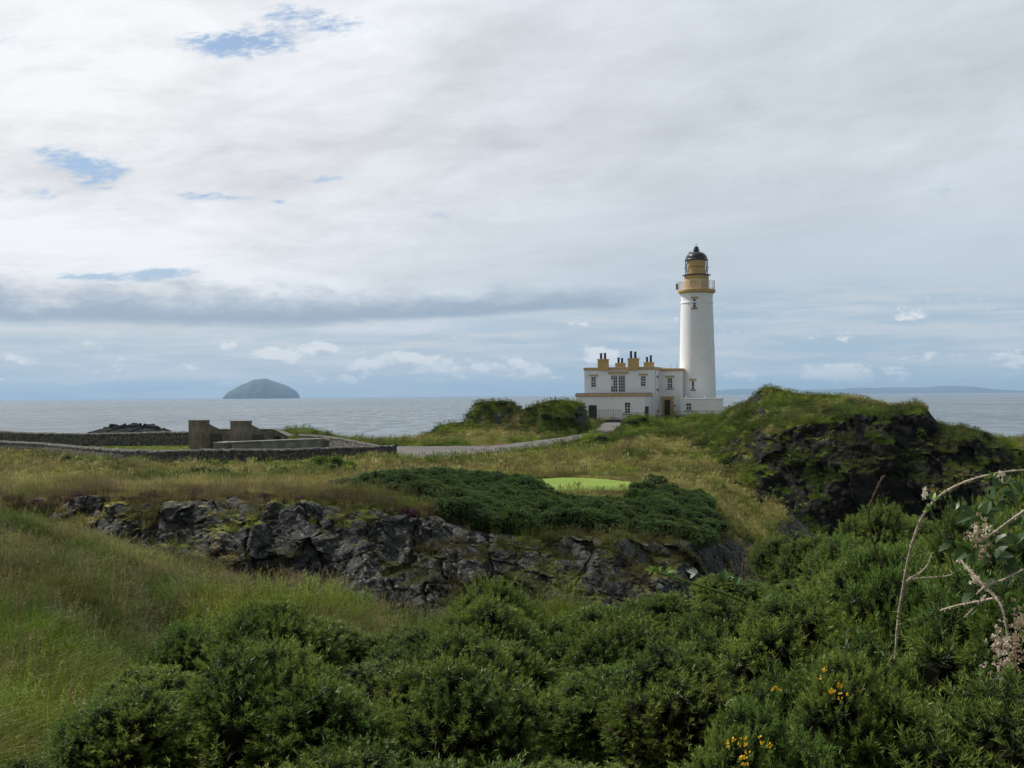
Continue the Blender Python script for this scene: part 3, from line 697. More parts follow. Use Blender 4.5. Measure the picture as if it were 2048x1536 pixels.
# ------------------------------------------------------------------ sea, island, far coast, reefs
m, N, p, _ = newmat('sea_water'); M['sea'] = m; v = pos(N)
mp = N.new('ShaderNodeMapping'); N.put(mp.inputs[0], v); mp.inputs[3].default_value = (1., .6, 1.); mp.inputs[2].default_value = (0, 0, R(25))
w1 = N.noise(mp.outputs[0], .22, 6, .62, .4); w2 = N.noise(mp.outputs[0], 1.4, 5, .6, .3)
mp2 = N.new('ShaderNodeMapping'); N.put(mp2.inputs[0], v); mp2.inputs[3].default_value = (.004, .0011, 1.)
calm = N.noise(mp2.outputs[0], 1.0, 5, .6)
mp3 = N.new('ShaderNodeMapping'); N.put(mp3.inputs[0], v); mp3.inputs[3].default_value = (.09, .022, 1.)
rip = N.noise(mp3.outputs[0], 1.0, 7, .7, .3)
N.put(p.inputs['Base Color'], N.mix(calm, (.075, .105, .13), (.10, .135, .16)))
N.put(p.inputs['Roughness'], N.add(N.ss(calm, .3, .7, .14, .26), N.ss(rip, .4, .6, 0, .22))); p.inputs['IOR'].default_value = 1.33
N.put(p.inputs['Normal'], N.bump(N.add(N.add(w1, N.mul(w2, .16)), N.mul(rip, .5)), 1.0, 1.5))
o = mesh_np('sea', np.array([(-60000, 20, 0), (60000, 20, 0), (60000, 46000, 0), (-60000, 46000, 0)], float), np.array([[0, 1, 2, 3]]), m, False)
tag(o, 'calm grey sea reaching to the horizon', 'sea', kind='structure')

m, N, p, _ = newmat('island_rock'); M['island'] = m; v = pos(N)
N.put(p.inputs['Base Color'], N.mix(N.ss(N.noise(v, .012, 8, .65), .4, .6), (.02, .03, .018), (.06, .06, .055))); p.inputs['Roughness'].default_value = .95
sil = [(447, 797.5), (450, 794), (455, 787), (459, 782.5), (470, 777), (480, 771.5), (487, 768), (492, 767.5), (498, 764), (505, 761), (511, 759), (522, 758), (531, 757), (536, 758), (542, 761), (550, 763), (560, 766.5), (570, 769.5), (578, 773), (585, 777), (591, 781.5), (594, 786), (595.5, 791), (596, 797)]
def silhouette_hill(name, sil, D, depth, nu, nt, seed, nz, power=.62):
    us = np.linspace(sil[0][0], sil[-1][0], nu); ys = np.interp(us, [s[0] for s in sil], [s[1] for s in sil])
    pts = np.array([at(u, yy, D) for u, yy in zip(us, ys)]); hgt = np.maximum(pts[:, 2], 0.5)
    T = np.linspace(-1, 1, nt)[:, None]
    X = np.broadcast_to(pts[:, 0][None], (nt, nu)).copy()
    edge = np.clip(hgt / hgt.max(), 0, 1) ** .5
    Y = D + T * depth * (.25 + .75 * edge[None])
    Zz = hgt[None] * (1 - np.abs(T) ** 2.2) ** power
    n = fbm(X * nz, Y * nz, 0, 5, seed) - .5
    Zz = Zz * (1 + n * .35 * np.abs(T)) ; Y = Y + n * depth * .35 * (np.abs(T))
    Zz[0] = Zz[-1] = -15; Zz[1:-1] = np.maximum(Zz[1:-1], -10)
    return mesh_np(name, np.stack([X, Y, Zz], -1).reshape(-1, 3), grid_faces(nt, nu), M['island'])
sil = [(523 + (q[0] - 523) * .975, q[1]) for q in sil]
isl = silhouette_hill('island', sil, 16000, 420, 180, 41, 5, .006)
tag(isl, 'steep dome-shaped island rising from the sea, blue with distance', 'island', kind='structure')
coast = [(1395, 786), (1420, 783.5), (1450, 779), (1480, 777.5), (1510, 779), (1540, 780.5), (1570, 781), (1600, 779.5), (1640, 779), (1680, 778), (1720, 775), (1745, 776), (1780, 774.5), (1810, 775), (1850, 775), (1880, 772), (1910, 771.5), (1935, 773), (1955, 776), (1990, 779), (2048, 781), (2300, 776), (2700, 780), (2900, 784)]
cst = silhouette_hill('far_coast', coast, 30000, 1500, 300, 21, 6, .0012)
tag(cst, 'long low hazy coast along the horizon behind the headland', 'coast', kind='structure')

def reef(name, px0, px1, prof, D, depth, seed, label):
    nu, nt = 150, 46; us = np.linspace(px0, px1, nu)
    hh = np.interp(us, [q[0] for q in prof], [q[1] for q in prof])
    T = np.linspace(-1, 1, nt)[:, None]; X = np.array([at(u, 800, D)[0] for u in us])[None] + 0 * T
    Y = D + T * depth + 0 * X; s = D / F
    n = fbm(X * .25, Y * .25, 0, 5, seed); f1, f2, cid = worley(X * .22, Y * .22, 0 * X, seed)
    Zz = hh[None] * s * (1 - np.abs(T) ** 2) * (.25 + .45 * n + .62 * cid) - .4
    o = mesh_np(name, np.stack([X, Y, Zz], -1).reshape(-1, 3), grid_faces(nt, nu), M['reefrock'], False)
    return tag(o, label, 'reef', kind='structure')
m, N, p, _ = newmat('wet_black_rock'); M['reefrock'] = m; v = pos(N)
N.put(p.inputs['Base Color'], N.mix(N.ss(N.noise(v, .6, 6, .65), .4, .62), (.010, .010, .010), (.030, .028, .024))); p.inputs['Roughness'].default_value = .95; p.inputs['Specular IOR Level'].default_value = .1
N.put(p.inputs['Normal'], N.bump(N.noise(v, 1.5, 5, .6), .8, .3))
reef('reef', 138, 345, [(138, 1), (160, 6), (185, 13), (205, 17), (215, 25), (230, 22), (245, 25), (260, 30), (285, 29), (292, 20), (300, 24), (315, 21), (330, 12), (345, 2)], 430, 16, 3, 'jagged dark reef showing above the sea behind the left wall')
reef('reef', -120, 62, [(-120, 5), (-60, 9), (0, 7), (40, 4), (62, 1)], 430, 9, 4, 'low dark reef in the sea at the left edge')

# ------------------------------------------------------------------ road, green
def drape(A, B, n, lift):
    """strip between two edge lines, laid on the ground"""
    rows = []
    for t in np.linspace(0, 1, n):
        q = A * (1 - t) + B * t; rows.append([(a, b, zat(a, b) + lift) for a, b in q[:, :2]])
    return np.array(rows)
def densify(Pn, k):
    t = np.linspace(0, len(Pn) - 1, (len(Pn) - 1) * k + 1); i = np.arange(len(Pn))
    return smooth_axis(np.stack([np.interp(t, i, Pn[:, c]) for c in range(3)], 1), k // 2, 0)
m, N, p, _ = newmat('worn_tarmac'); M['road'] = m; v = pos(N)
c = N.mix(N.ss(N.noise(v, .35, 6, .6), .35, .65), (.066, .063, .060), (.112, .105, .10))
c = N.mix(N.ss(N.noise(v, 9, 5, .7), .4, .7, 0, .4), c, (.20, .185, .17))
c = N.mix(N.ss(N.noise(v, .5, 5, .7, .8), .60, .68, 0, .7), c, (.10, .085, .05))
N.put(p.inputs['Base Color'], c); p.inputs['Roughness'].default_value = .93; N.put(p.inputs['Normal'], N.bump(N.noise(v, 30, 3, .6), .4, .02))
A_, B_ = densify(rn, 14), densify(rf, 14)
jit = (fbm(A_[:, 0] * .8, A_[:, 1] * .8, 0, 4, 9) - .5) * 1.2; A_[:, 1] += jit; B_[:, 1] -= jit
rd = drape(A_, B_, 22, .05)
o = mesh_np('road', rd.reshape(-1, 3), grid_faces(*rd.shape[:2]), m); tag(o, 'worn pale tarmac road bending up to the lighthouse', 'road', kind='structure')
m, N, p, _ = newmat('mown_grass'); M['mown'] = m; v = pos(N)
c = N.mix(N.ss(N.noise(v, .7, 6, .6), .35, .65), (.12, .205, .010), (.16, .25, .014)); c = N.mix(N.ss(N.noise(v, 40, 3, .6), .3, .7), N.scale(c, .85), N.scale(c, 1.15))
N.put(p.inputs['Base Color'], c); p.inputs['Roughness'].default_value = .9; N.put(p.inputs['Normal'], N.bump(N.noise(v, 60, 3, .6), .5, .02))
gv = [(gc0[0], 66.0, zat(gc0[0], 66) + .06)]; gf = []
for r_ in range(1, 9):
    for q in green_poly: a, b = gc0[0] + (q[0] - gc0[0]) * r_ / 8, 66 + (q[1] - 66) * r_ / 8; gv.append((a, b, zat(a, b) + .05))
tri = np.array([(0, 1 + k, 1 + (k + 1) % 40) for k in range(40)])
quads = np.array([(1 + (r_ - 1) * 40 + k, 1 + r_ * 40 + k, 1 + r_ * 40 + (k + 1) % 40, 1 + (r_ - 1) * 40 + (k + 1) % 40) for r_ in range(1, 8) for k in range(40)])
o = mesh_np('putting_green', np.array(gv), [tri, quads], m); tag(o, 'bright close-mown putting green beyond the gorse bank', 'green', kind='structure')
# ------------------------------------------------------------------ lighthouse, cottage, outbuilding, railings
TH = R(19)
FX = Vector((math.cos(TH), -math.sin(TH), 0)); FY = Vector((math.sin(TH), math.cos(TH), 0))
BASE = 10.62
CO = Vector((19.2, 154.0, BASE))                                    # right front corner of the upper storey block
def wpt(X, Y, Zv=0): return CO + FX * X + FY * Y + Vector((0, 0, Zv))
def zpx(px, py, D): return at(px, py, D)[2] - BASE                  # height above the base for a pixel at depth D

def window(parent, X, Y, z0, z1, w, cols=2, rows=4, lintel='buff', sill='frame', meeting=True, lw=1.5, lh=.26, nm='window', dirn=-1):
    """sash window on a wall facing -Y (local)"""
    f = MB(); t = .075
    f.box(X - w / 2 - t, X - w / 2, Y - .05, Y + .03, z0 - t, z1 + t); f.box(X + w / 2, X + w / 2 + t, Y - .05, Y + .03, z0 - t, z1 + t)
    f.box(X - w / 2, X + w / 2, Y - .05, Y + .03, z1, z1 + t); f.box(X - w / 2, X + w / 2, Y - .05, Y + .03, z0 - t, z0)
    for i in range(1, cols): xx = X - w / 2 + w * i / cols; f.box(xx - .02, xx + .02, Y - .04, Y + .01, z0, z1)
    for i in range(1, rows):
        zz = z0 + (z1 - z0) * i / rows; h = .045 if (meeting and i == rows // 2) else .02
        for j in range(cols):
            xa = X - w / 2 + w * j / cols + (.021 if j else 0); xb = X - w / 2 + w * (j + 1) / cols - (.021 if j < cols - 1 else 0)
            f.box(xa, xb, Y - .04 - (.01 if h > .03 else 0), Y + .01, zz - h, zz + h)
    wn = f.build(nm, M['frame'], parent)
    MB().box(X - w / 2, X + w / 2, Y - .022, Y - .012, z0, z1).build('pane', M['glass'], wn)
    if lintel: MB().box(X - w * lw / 2 - .1, X + w * lw / 2 + .1, Y - .09, Y + .02, z1 + t + .03, z1 + t + .03 + lh, .015).build('lintel', M[lintel], wn)
    if sill: MB().box(X - w * .62 - .12, X + w * .62 + .12, Y - .14, Y + .02, z0 - t - .13, z0 - t - .003, .015).build('sill', M[sill], wn)
    return wn

# ---- cottage
cot = empty('keepers_cottage', wpt(0, 0), -TH)
tag(cot, 'white flat-roofed two-storey cottage with ochre cornices and chimneys beside the lighthouse tower', 'house')
W, L = 9.72, 10.0
HT = 7.2; HL = 3.62; PJ = 4.5; bx0, bx1 = -9.66, -.33
MB().box(-W, 0, 0, L, -.6, HT - .42).build('wall', M['white'], cot)
MB().box(-W - .004, 0, .002, L, -.6, .35).build('plinth', M['sill'], cot) if False else None
MB().box(bx0, bx1, -PJ, -.003, -.9, HL - .44).build('lower_wall', M['white'], cot)
MB().box(.003, 3.0, 4.1, 10.2, -.6, 6.62).build('link_wall', M['white'], cot)
MB().box(-W + .2, -.2, .2, L - .2, HT - .42, HT - .30).build('roof', M['roof'], cot)
# parapets / cornices
c = MB(); c.box(-W - .10, .10, -.10, .26, HT - .42, HT - .02, .02); c.box(-W - .10, .10, L - .26, L + .10, HT - .42, HT - .02, .02)
c.box(-W - .10, -W + .26, .263, L - .263, HT - .42, HT - .03, .02); c.box(-.26, .10, .263, L - .263, HT - .42, HT - .03, .02)
c.build('cornice', M['buff'], cot)
c = MB(); c.box(bx0 - .12, bx1 + .12, -PJ - .12, -.004, HL - .44, HL - .08, .02); c.build('cornice', M['buff'], cot)
MB().box(bx0 - .02, bx1 + .02, -PJ, -.006, HL - .08, HL + .04).build('terrace', M['roof'], cot)
c = MB(); c.box(.14, 3.12, 4.0, 4.3, 6.62, 7.0, .02); c.box(2.85, 3.12, 4.303, 8.0, 6.62, 7.0, .02); c.build('cornice', M['ochre'], cot)
# quoins and plinth
c = MB()
for a, b in ((bx0 - .03, bx1 + .03),): c.box(a, b, -PJ - .03, -PJ - .001, -.9, -.02)
c.build('plinth', M['ochre'], cot)
c = MB(); c.box(-.28, .04, -.035, -.001, -.9, .14); c.box(.001, .04, .001, 4.09, -.9, .12); c.box(.045, 3.03, 4.06, 4.099, -.9, .12); c.build('plinth', M['ochre'], cot)
# chimney stacks with pots
def stack(X, Y, w, d, z0, z1, pots, mat='ochre'):
    b = MB(); b.box(X - w / 2, X + w / 2, Y - d / 2, Y + d / 2, z0, z1 - .14, .01); b.box(X - w / 2 - .07, X + w / 2 + .07, Y - d / 2 - .07, Y + d / 2 + .07, z1 - .14, z1, .02)
    s_ = b.build('chimney', M[mat], cot)
    for dx, h in pots:
        pm = MB(); r = .185
        pm.lathe([(r * 1.05, z1), (r * 1.1, z1 + .1), (r * .95, z1 + .13), (r * .86, z1 + h - .16), (r * 1.08, z1 + h - .13), (r * 1.08, z1 + h - .04), (r * .9, z1 + h), (r * .6, z1 + h)], X + dx, Y, 14)
        pm.build('chimney_pot', M['pot'], s_, True)
stack(-7.02, -.02, 1.42, .72, HT - .41, HT + 1.12, [(-.30, .82), (.26, .84)])
stack(-2.78, -.02, 1.42, .72, HT - .41, HT + 1.15, [(-.34, 1.0), (.26, .92)])
stack(-6.75, 8.9, 1.38, .7, HT - .3, HT + .78, [(-.28, .82), (.24, .72)])
stack(-2.5, 8.6, 1.38, .7, HT - .3, HT + .82, [(-.28, .78), (.28, 1.02)])
# upper windows
window(cot, -8.42, 0, 4.52, 5.86, .62, 2, 4, lw=1.75)
window(cot, -1.45, 0, 4.55, 5.90, .62, 2, 4, lw=1.75)
f = MB()                                                             # french windows
for s0 in (-5.92, -4.86):
    f.box(s0 - .09, s0, -.05, .03, HL + .05, 6.15); f.box(s0 + .86, s0 + .95, -.05, .03, HL + .05, 6.15); f.box(s0, s0 + .86, -.05, .03, 6.04, 6.15); f.box(s0, s0 + .86, -.05, .03, HL + .05, HL + .2)
    for i in (1, 2): f.box(s0 + .86 * i / 3 - .02, s0 + .86 * i / 3 + .02, -.045, .01, HL + .2, 6.04)
    for i in (1, 2, 3, 4, 5):
        for j in range(3): f.box(s0 + .86 * j / 3 + (.021 if j else 0), s0 + .86 * (j + 1) / 3 - (.021 if j < 2 else 0), -.042, .01, HL + .2 + i * .406 - .02, HL + .2 + i * .406 + .02)
fr = f.build('french_window', M['frame'], cot); fr['label'] = 'wide double glazed balcony doors in the middle of the upper storey'
for s0 in (-5.92, -4.86): MB().box(s0, s0 + .86, -.022, -.012, HL + .2, 6.04).build('pane', M['glass'], fr)
MB().box(-5.885, -5.63, -.036, -.026, HL + .95, 5.55).build('blind', M['frame'], fr)
MB().box(-6.35, -3.55, -.1, .02, 6.22, 6.62, .02).build('lintel', M['buff'], fr)
# lower block: window and dark doorway
window(cot, -2.6, -PJ, .95, 2.35, .68, 2, 4, lintel=None, sill='sill')
d = MB()
pts = [(-7.95, -.9), (-6.80, -.9), (-6.80, 1.85), (-6.93, 2.05), (-7.82, 2.05), (-7.95, 1.85)]
d.addg([(a, -PJ - .03, b) for a, b in pts] + [(a, -PJ + .02, b) for a, b in pts], [tuple(range(6)), tuple(range(6, 12))[::-1]] + [(i, i + 6, (i + 1) % 6 + 6, (i + 1) % 6) for i in range(6)])
d.build('dark_doorway', M['greendoor'], cot)
d = MB()
for k in range(3): MB().box(-5.6 + k * 0.9, -5.5 + k * .9, -PJ - .07, -PJ - .002, HL - .72, HL - .62).build('wall_vent', M['sill'], cot)
# link: door with ochre surround, window
wd = window(cot, 1.42, 4.1, 4.3, 5.62, .62, 2, 4, lw=1.7, sill='sill')
dr = MB().box(.62, 1.42, 4.03, 4.08, -.4, 2.65).build('door', M['greendoor'], cot); dr['label'] = 'dark green entrance door in an ochre stone surround'
s_ = MB(); s_.box(.26, .615, 3.98, 4.095, -.5, 2.72); s_.box(1.425, 1.70, 3.98, 4.095, -.5, 2.72); s_.box(.2, 1.98, 3.96, 4.095, 2.723, 3.12, .01)
for k in range(6): s_.box(1.703, 2.12 if k % 2 == 0 else 1.9, 3.985, 4.093, -.1 + k * .46, .24 + k * .46, .01)
s_.build('surround', M['ochre'], dr)
MB().box(1.30, 1.36, 3.97, 4.02, 1.1, 1.22).build('handle', M['railpaint'], dr)
# downpipes and small lamps on the right flank
pz = MB()
for X, Y in ((.07, 1.1), (.07, 3.3)):
    pz.tube([(X, Y, HT - .5), (X, Y, .1)], .05, 8)
    for zz in (1.2, 3.2, 5.2): pz.box(X - .06, X + .05, Y - .08, Y + .08, zz, zz + .06)
pz.build('downpipe', M['frame'], cot)
for zz in (1.0, 3.9, 5.7):
    MB().box(.003, .18, 2.0, 2.3, zz, zz + .3, .03).build('wall_lamp', M['railpaint'], cot)
for ax_, ay_ in ((.9, 7), (2.0, 6)): MB().tube([(ax_, ay_, 6.6), (ax_, ay_, 7.8)], .02, 6).build('aerial', M['railpaint'], cot)

# ---- tower
TD = 160.0; tc_ = at(1394.5, 700, TD); TCX, TCY = tc_[0], TD
tz = lambda py: at(1394, py, TD)[2]
tw = empty('lighthouse', (TCX, TCY, BASE), -TH)
tag(tw, 'tall white round lighthouse tower with ochre gallery and black dome', 'lighthouse')
def tl(py): return tz(py) - BASE
prof = [(2.72, -.8), (2.70, .6), (2.56, 3.0), (2.50, 5.5), (2.44, 8.5), (2.35, 11.5), (2.26, tl(620)), (2.22, tl(608.5)), (2.28, tl(607.5)), (2.28, tl(605)), (2.215, tl(604)), (2.20, tl(598)), (2.22, tl(593)), (2.30, tl(588.2))]
MB().lathe(prof, seg=72).build('tower_wall', M['towerwhite'], tw, True)
MB().lathe([(2.28, tl(588.3)), (2.40, tl(587)), (2.60, tl(585.2)), (2.62, tl(584.2)), (2.62, tl(580.6)), (2.56, tl(580)), (1.2, tl(579.9))], seg=64).build('gallery_deck', M['ochre'], tw, True)
# gallery railing
rl = MB(); zr0, zr1 = tl(580), tl(563)
for zz, r in ((zr1, .032), ((zr0 + .12), .02)):
    rl.tube([(2.50 * math.cos(a), 2.50 * math.sin(a), zz) for a in np.linspace(0, 2 * math.pi, 65)], r, 6)
for k in range(80):
    a = 2 * math.pi * k / 80; rr = .014 if k % 8 else .03; rl.tube([(2.50 * math.cos(a), 2.50 * math.sin(a), zr0), (2.50 * math.cos(a), 2.50 * math.sin(a), zr1)], rr, 4)
rl.build('railing', M['railwhite'], tw)
# lantern base (murette), cornice ring
MB().lathe([(1.70, tl(580)), (1.70, tl(551.5)), (1.66, tl(551))], seg=56).build('lantern_base', M['ochre'], tw, True)
MB().lathe([(1.70, tl(551.6)), (2.0, tl(551)), (2.0, tl(550.2)), (1.6, tl(549.8))], seg=56).build('walkway_ring', M['dome'], tw, True)
lan = MB().lathe([(1.60, tl(550)), (1.60, tl(549))], seg=48).build('lantern_sill', M['dome'], tw)
z0_, z1_ = tl(549.8), tl(520.5)
# blank ochre panels to landward, glazed lattice elsewhere (local -Y faces the camera side)
va = math.radians(-90 + 10)
MB().lathe([(1.42, z0_), (1.36, (z0_ + z1_) / 2), (1.42, z1_)], seg=20, a0=va - R(62), a1=va + R(62)).build('blank_panel', M['ochre'], tw, True)
MB().lathe([(1.44, (z0_ + z1_) / 2 - .03), (1.44, (z0_ + z1_) / 2 + .03)], seg=20, a0=va - R(62), a1=va + R(62)).build('panel_band', M['dome'], tw)
MB().lathe([(1.50, z0_), (1.50, z1_)], seg=40, a0=va + R(62), a1=va + R(298)).build('lantern_glass', M['clear'], tw, True)
bars = MB(); nb = 14
for k in range(nb):
    for sgn in (1, -1):
        a0 = 2 * math.pi * k / nb; pts = [(1.56 * math.cos(a0 + sgn * t * 2 * math.pi / nb), 1.56 * math.sin(a0 + sgn * t * 2 * math.pi / nb), z0_ + (z1_ - z0_) * t) for t in (0, .5, 1)]
        dv_ = ((a0 + sgn * math.pi / nb - va + math.pi) % (2 * math.pi)) - math.pi
        if abs(dv_) > R(52): bars.tube(pts, .035, 5)
bars.tube([(1.57 * math.cos(a), 1.57 * math.sin(a), (z0_ + z1_) / 2) for a in np.linspace(va + R(60), va + R(300), 40)], .03, 5)
for sx in (-1.62, 1.62): bars.box(sx - .12, sx + .12, -.06, .06, (z0_ + z1_) / 2 - .05, (z0_ + z1_) / 2 + .05)
bars.build('lattice_bars', M['railpaint'], tw)
MB().lathe([(.35, z0_ + .2), (.5, z0_ + .7), (.5, z0_ + 1.3), (.3, z0_ + 1.8)], seg=20).build('lens', M['clear'], tw, True)
zd = tl(520.5); dh = tl(504.5) - zd
dp = [(1.62, zd - .05), (1.66, zd + .04), (1.58, zd + .10)] + [(1.54 * math.cos(t) ** .9 if t < 1.5 else .3, zd + .10 + dh * math.sin(t) ** .95) for t in np.linspace(.05, 1.36, 12)]
MB().lathe(dp, seg=48).build('dome', M['dome'], tw, True)
zv = zd + dh
MB().lathe([(.44, zv - .1), (.40, zv + .25), (.50, zv + .28), (.50, zv + .34), (.34, zv + .36), (.34, zv + .62), (.26, zv + .78), (.08, zv + .86), (.0, zv + .87)], seg=24, caps=False).build('ventilator', M['dome'], tw, True)
vn = MB(); vn.tube([(0, 0, zv + .85), (0, 0, zv + 1.25)], .025, 6); vn.tube([(-.14, 0, zv + 1.12), (.14, 0, zv + 1.12)], .02, 5); vn.build('finial', M['railpaint'], tw)
ld = MB()
for k in range(8):
    t = .15 + k * .14; r = 1.6 * math.cos(t) + .05; zz = zd + .12 + dh * math.sin(t)
    ld.box(-.18 - .75, .18 - .75, -r * .82 - .05, -r * .82 + .0, zz, zz + .035)
ld.build('dome_ladder', M['railpaint'], tw)
# fog signal box on the left of the gallery
MB().box(-2.80, -2.52, -.8, -.4, zr0 + .1, zr0 + .95, .04).build('gallery_cabinet', M['railpaint'], tw)
# tower windows
def tower_win(az, py0, py1, w, r0, r1, lint, sl_):
    zz0, zz1 = tl(py1), tl(py0); e = empty('window', (0, 0, 0)); bpy.data.objects.remove(e)
    r = max(r0, r1) ; f = MB(); t = .05
    y0, y1 = -r - .03, -r + .25
    f.box(-w / 2 - t, -w / 2, y0, y1, zz0, zz1); f.box(w / 2, w / 2 + t, y0, y1, zz0, zz1); f.box(-w / 2, w / 2, y0, y1, zz1 - t, zz1); f.box(-w / 2, w / 2, y0, y1, zz0, zz0 + t)
    f.box(-w / 2, w / 2, y0, y1, zz0 + (zz1 - zz0) * .3, zz0 + (zz1 - zz0) * .3 + .06)
    wn = f.build('window', M['frame'], tw); wn.rotation_euler = (0, 0, az)
    MB().box(-w / 2, w / 2, y0 + .02, y1 - .01, zz0 + t, zz1 - t).build('pane', M['glass'], wn)
    MB().box(-w * 1.15 - .1, w * 1.15 + .1, y0 - .08, y1, zz1 + .02, zz1 + .30, .01).build('lintel', M['buff'], wn)
    MB().box(-w * 1.0 - .08, w * 1.0 + .08, y0 - .10, y1, zz0 - .16, zz0 - .003, .01).build('sill', M[sl_], wn)
vaz = math.atan2(TCX, TCY)          # view azimuth to the tower
tower_win(TH - vaz - R(8), 600, 617.5, .34, 2.22, 2.24, 'buff', 'brickred')
tower_win(TH - vaz - R(14), 762, 779, .30, 2.52, 2.55, 'buff', 'sill')

# ---- low outbuilding
ob = empty('outbuilding', (22.8, 153.0, BASE), -TH)
tag(ob, 'small white flat-roofed outbuilding at the foot of the lighthouse tower', 'outbuilding')
MB().box(0, 5.1, 0, 3.0, -.8, 2.72).build('wall', M['white'], ob)
MB().box(-.06, 5.16, -.06, 3.06, 2.72, 2.86, .02).build('roof_edge', M['frame'], ob)
MB().box(5.02, 5.14, -.04, .08, -.8, 2.70).build('corner_strip', M['frame'], ob)
q = MB(); q.box(-.16, .16, -.10, .22, -.8, 3.0, .02); q.build('corner_post', M['frame'], ob)
MB().tube([(3.1, .4, 2.86), (2.95, .4, 3.3)], .05, 6).build('roof_vent', M['frame'], ob); MB().tube([(.5, .5, 2.86), (.5, .5, 3.25)], .04, 6).build('roof_vent', M['frame'], ob)
window(ob, .95, 0, 1.35, 2.2, .62, 2, 2, lintel=None, sill='sill')

sw = empty('low_wall', tuple(at(1452, 812, 158)[:2]) + (BASE,), -TH)
tag(sw, 'short white boundary wall right of the outbuilding', 'wall')
MB().box(-.9, .95, 0, .35, -1, 1.55).build('wall', M['white'], sw); MB().box(-.95, 1.0, -.04, .39, 1.55, 1.66, .02).build('coping', M['frame'], sw)
b = MB(); b.lathe([(.02, 1.66), (.09, 1.70), (.11, 1.78), (.05, 1.88), (.0, 1.9)], .35, .17, 8, caps=False); b.build('lamp', M['black'], sw, True)

# ---- railings
def railing(pts, h, label, grp=None, plinth=0, mat='railpaint', sp=.22):
    """pts: ground points (x,y,z); vertical bars between two rails"""
    o = empty('railing', pts[0]); tag(o, label, 'railing', grp); o0 = Vector(pts[0])
    P_ = [Vector(p) - o0 for p in pts]; rm_ = MB(); bm_ = MB(); pm_ = MB()
    for zz in (h, .18 + plinth): MB().tube([p + Vector((0, 0, zz)) for p in P_], .03, 6).build('rail', M[mat], o)
    k = 0
    for a, b in zip(P_[:-1], P_[1:]):
        n = max(1, int((b - a).length / sp))
        for i in range(n + 1):
            q = a.lerp(b, i / n); post = (i % 9 == 0)
            w_ = MB() if post else bm_
            w_.tube([q + Vector((0, 0, -.2 if post else .1 + plinth)), q + Vector((0, 0, h + (.08 if post else .05)))], .045 if post else .024, 6 if post else 4)
            if post: w_.build('post', M[mat], o)
    bm_.build('bars', M[mat], o)
    if plinth:
        pl = MB()
        for a, b in zip(P_[:-1], P_[1:]):
            d = (b - a).normalized(); n = Vector((-d.y, d.x, 0)) * .14
            v = [a - n, b - n, b + n, a + n]; pl.poly([(w.x, w.y) for w in v], min(a.z, b.z) - .6, plinth)
        pl.build('plinth', M['plinth'], o)
    return o
def gp(px, D, dz=0, z=None): q = at(px, 700, D); return (q[0], D, (zat(q[0], D) if z is None else z) + dz)
zr_ = 10.45
railing([gp(1140, 148.5, z=zr_), gp(1176, 147.4, z=zr_)], 1.55, 'short grey iron railing left of the dark doorway, half behind the grassy mound')
railing([gp(1197, 146.6, z=zr_), gp(1243, 145.4, z=zr_)], 1.62, 'grey iron railing on a dark plinth, between the doorway and the lower window', None, .42)
railing([gp(1245, 145.3, z=zr_), gp(1289, 144.2, z=zr_)], 1.28, 'lower grey iron railing in front of the lower cottage window')
railing([gp(1352, 148.5, z=10.55), gp(1466, 145.5, z=10.55)], 1.32, 'long grey iron railing in front of the white outbuilding')
railing([gp(1050, 150, z=11.3), gp(1086, 150, z=11.3)], 1.5, 'distant railing showing between the two grassy mounds', None, 0, 'railpaint', .3)
# gate post
gpz = gp(1292.5, 143.8, z=10.2); gt = empty('gate_post', gpz); tag(gt, 'thick black gate post with rounded top in front of the cottage corner', 'post')
q = MB(); q.box(-.24, .24, -.2, .2, -.3, 2.35, .09); q.build('post', M['black'], gt, True)
MB().box(-.30, -.241, -.12, .12, 1.45, 1.75, .02).build('hinge', M['black'], gt); MB().box(-.29, -.241, -.12, .12, .35, .6, .02).build('hinge', M['black'], gt)

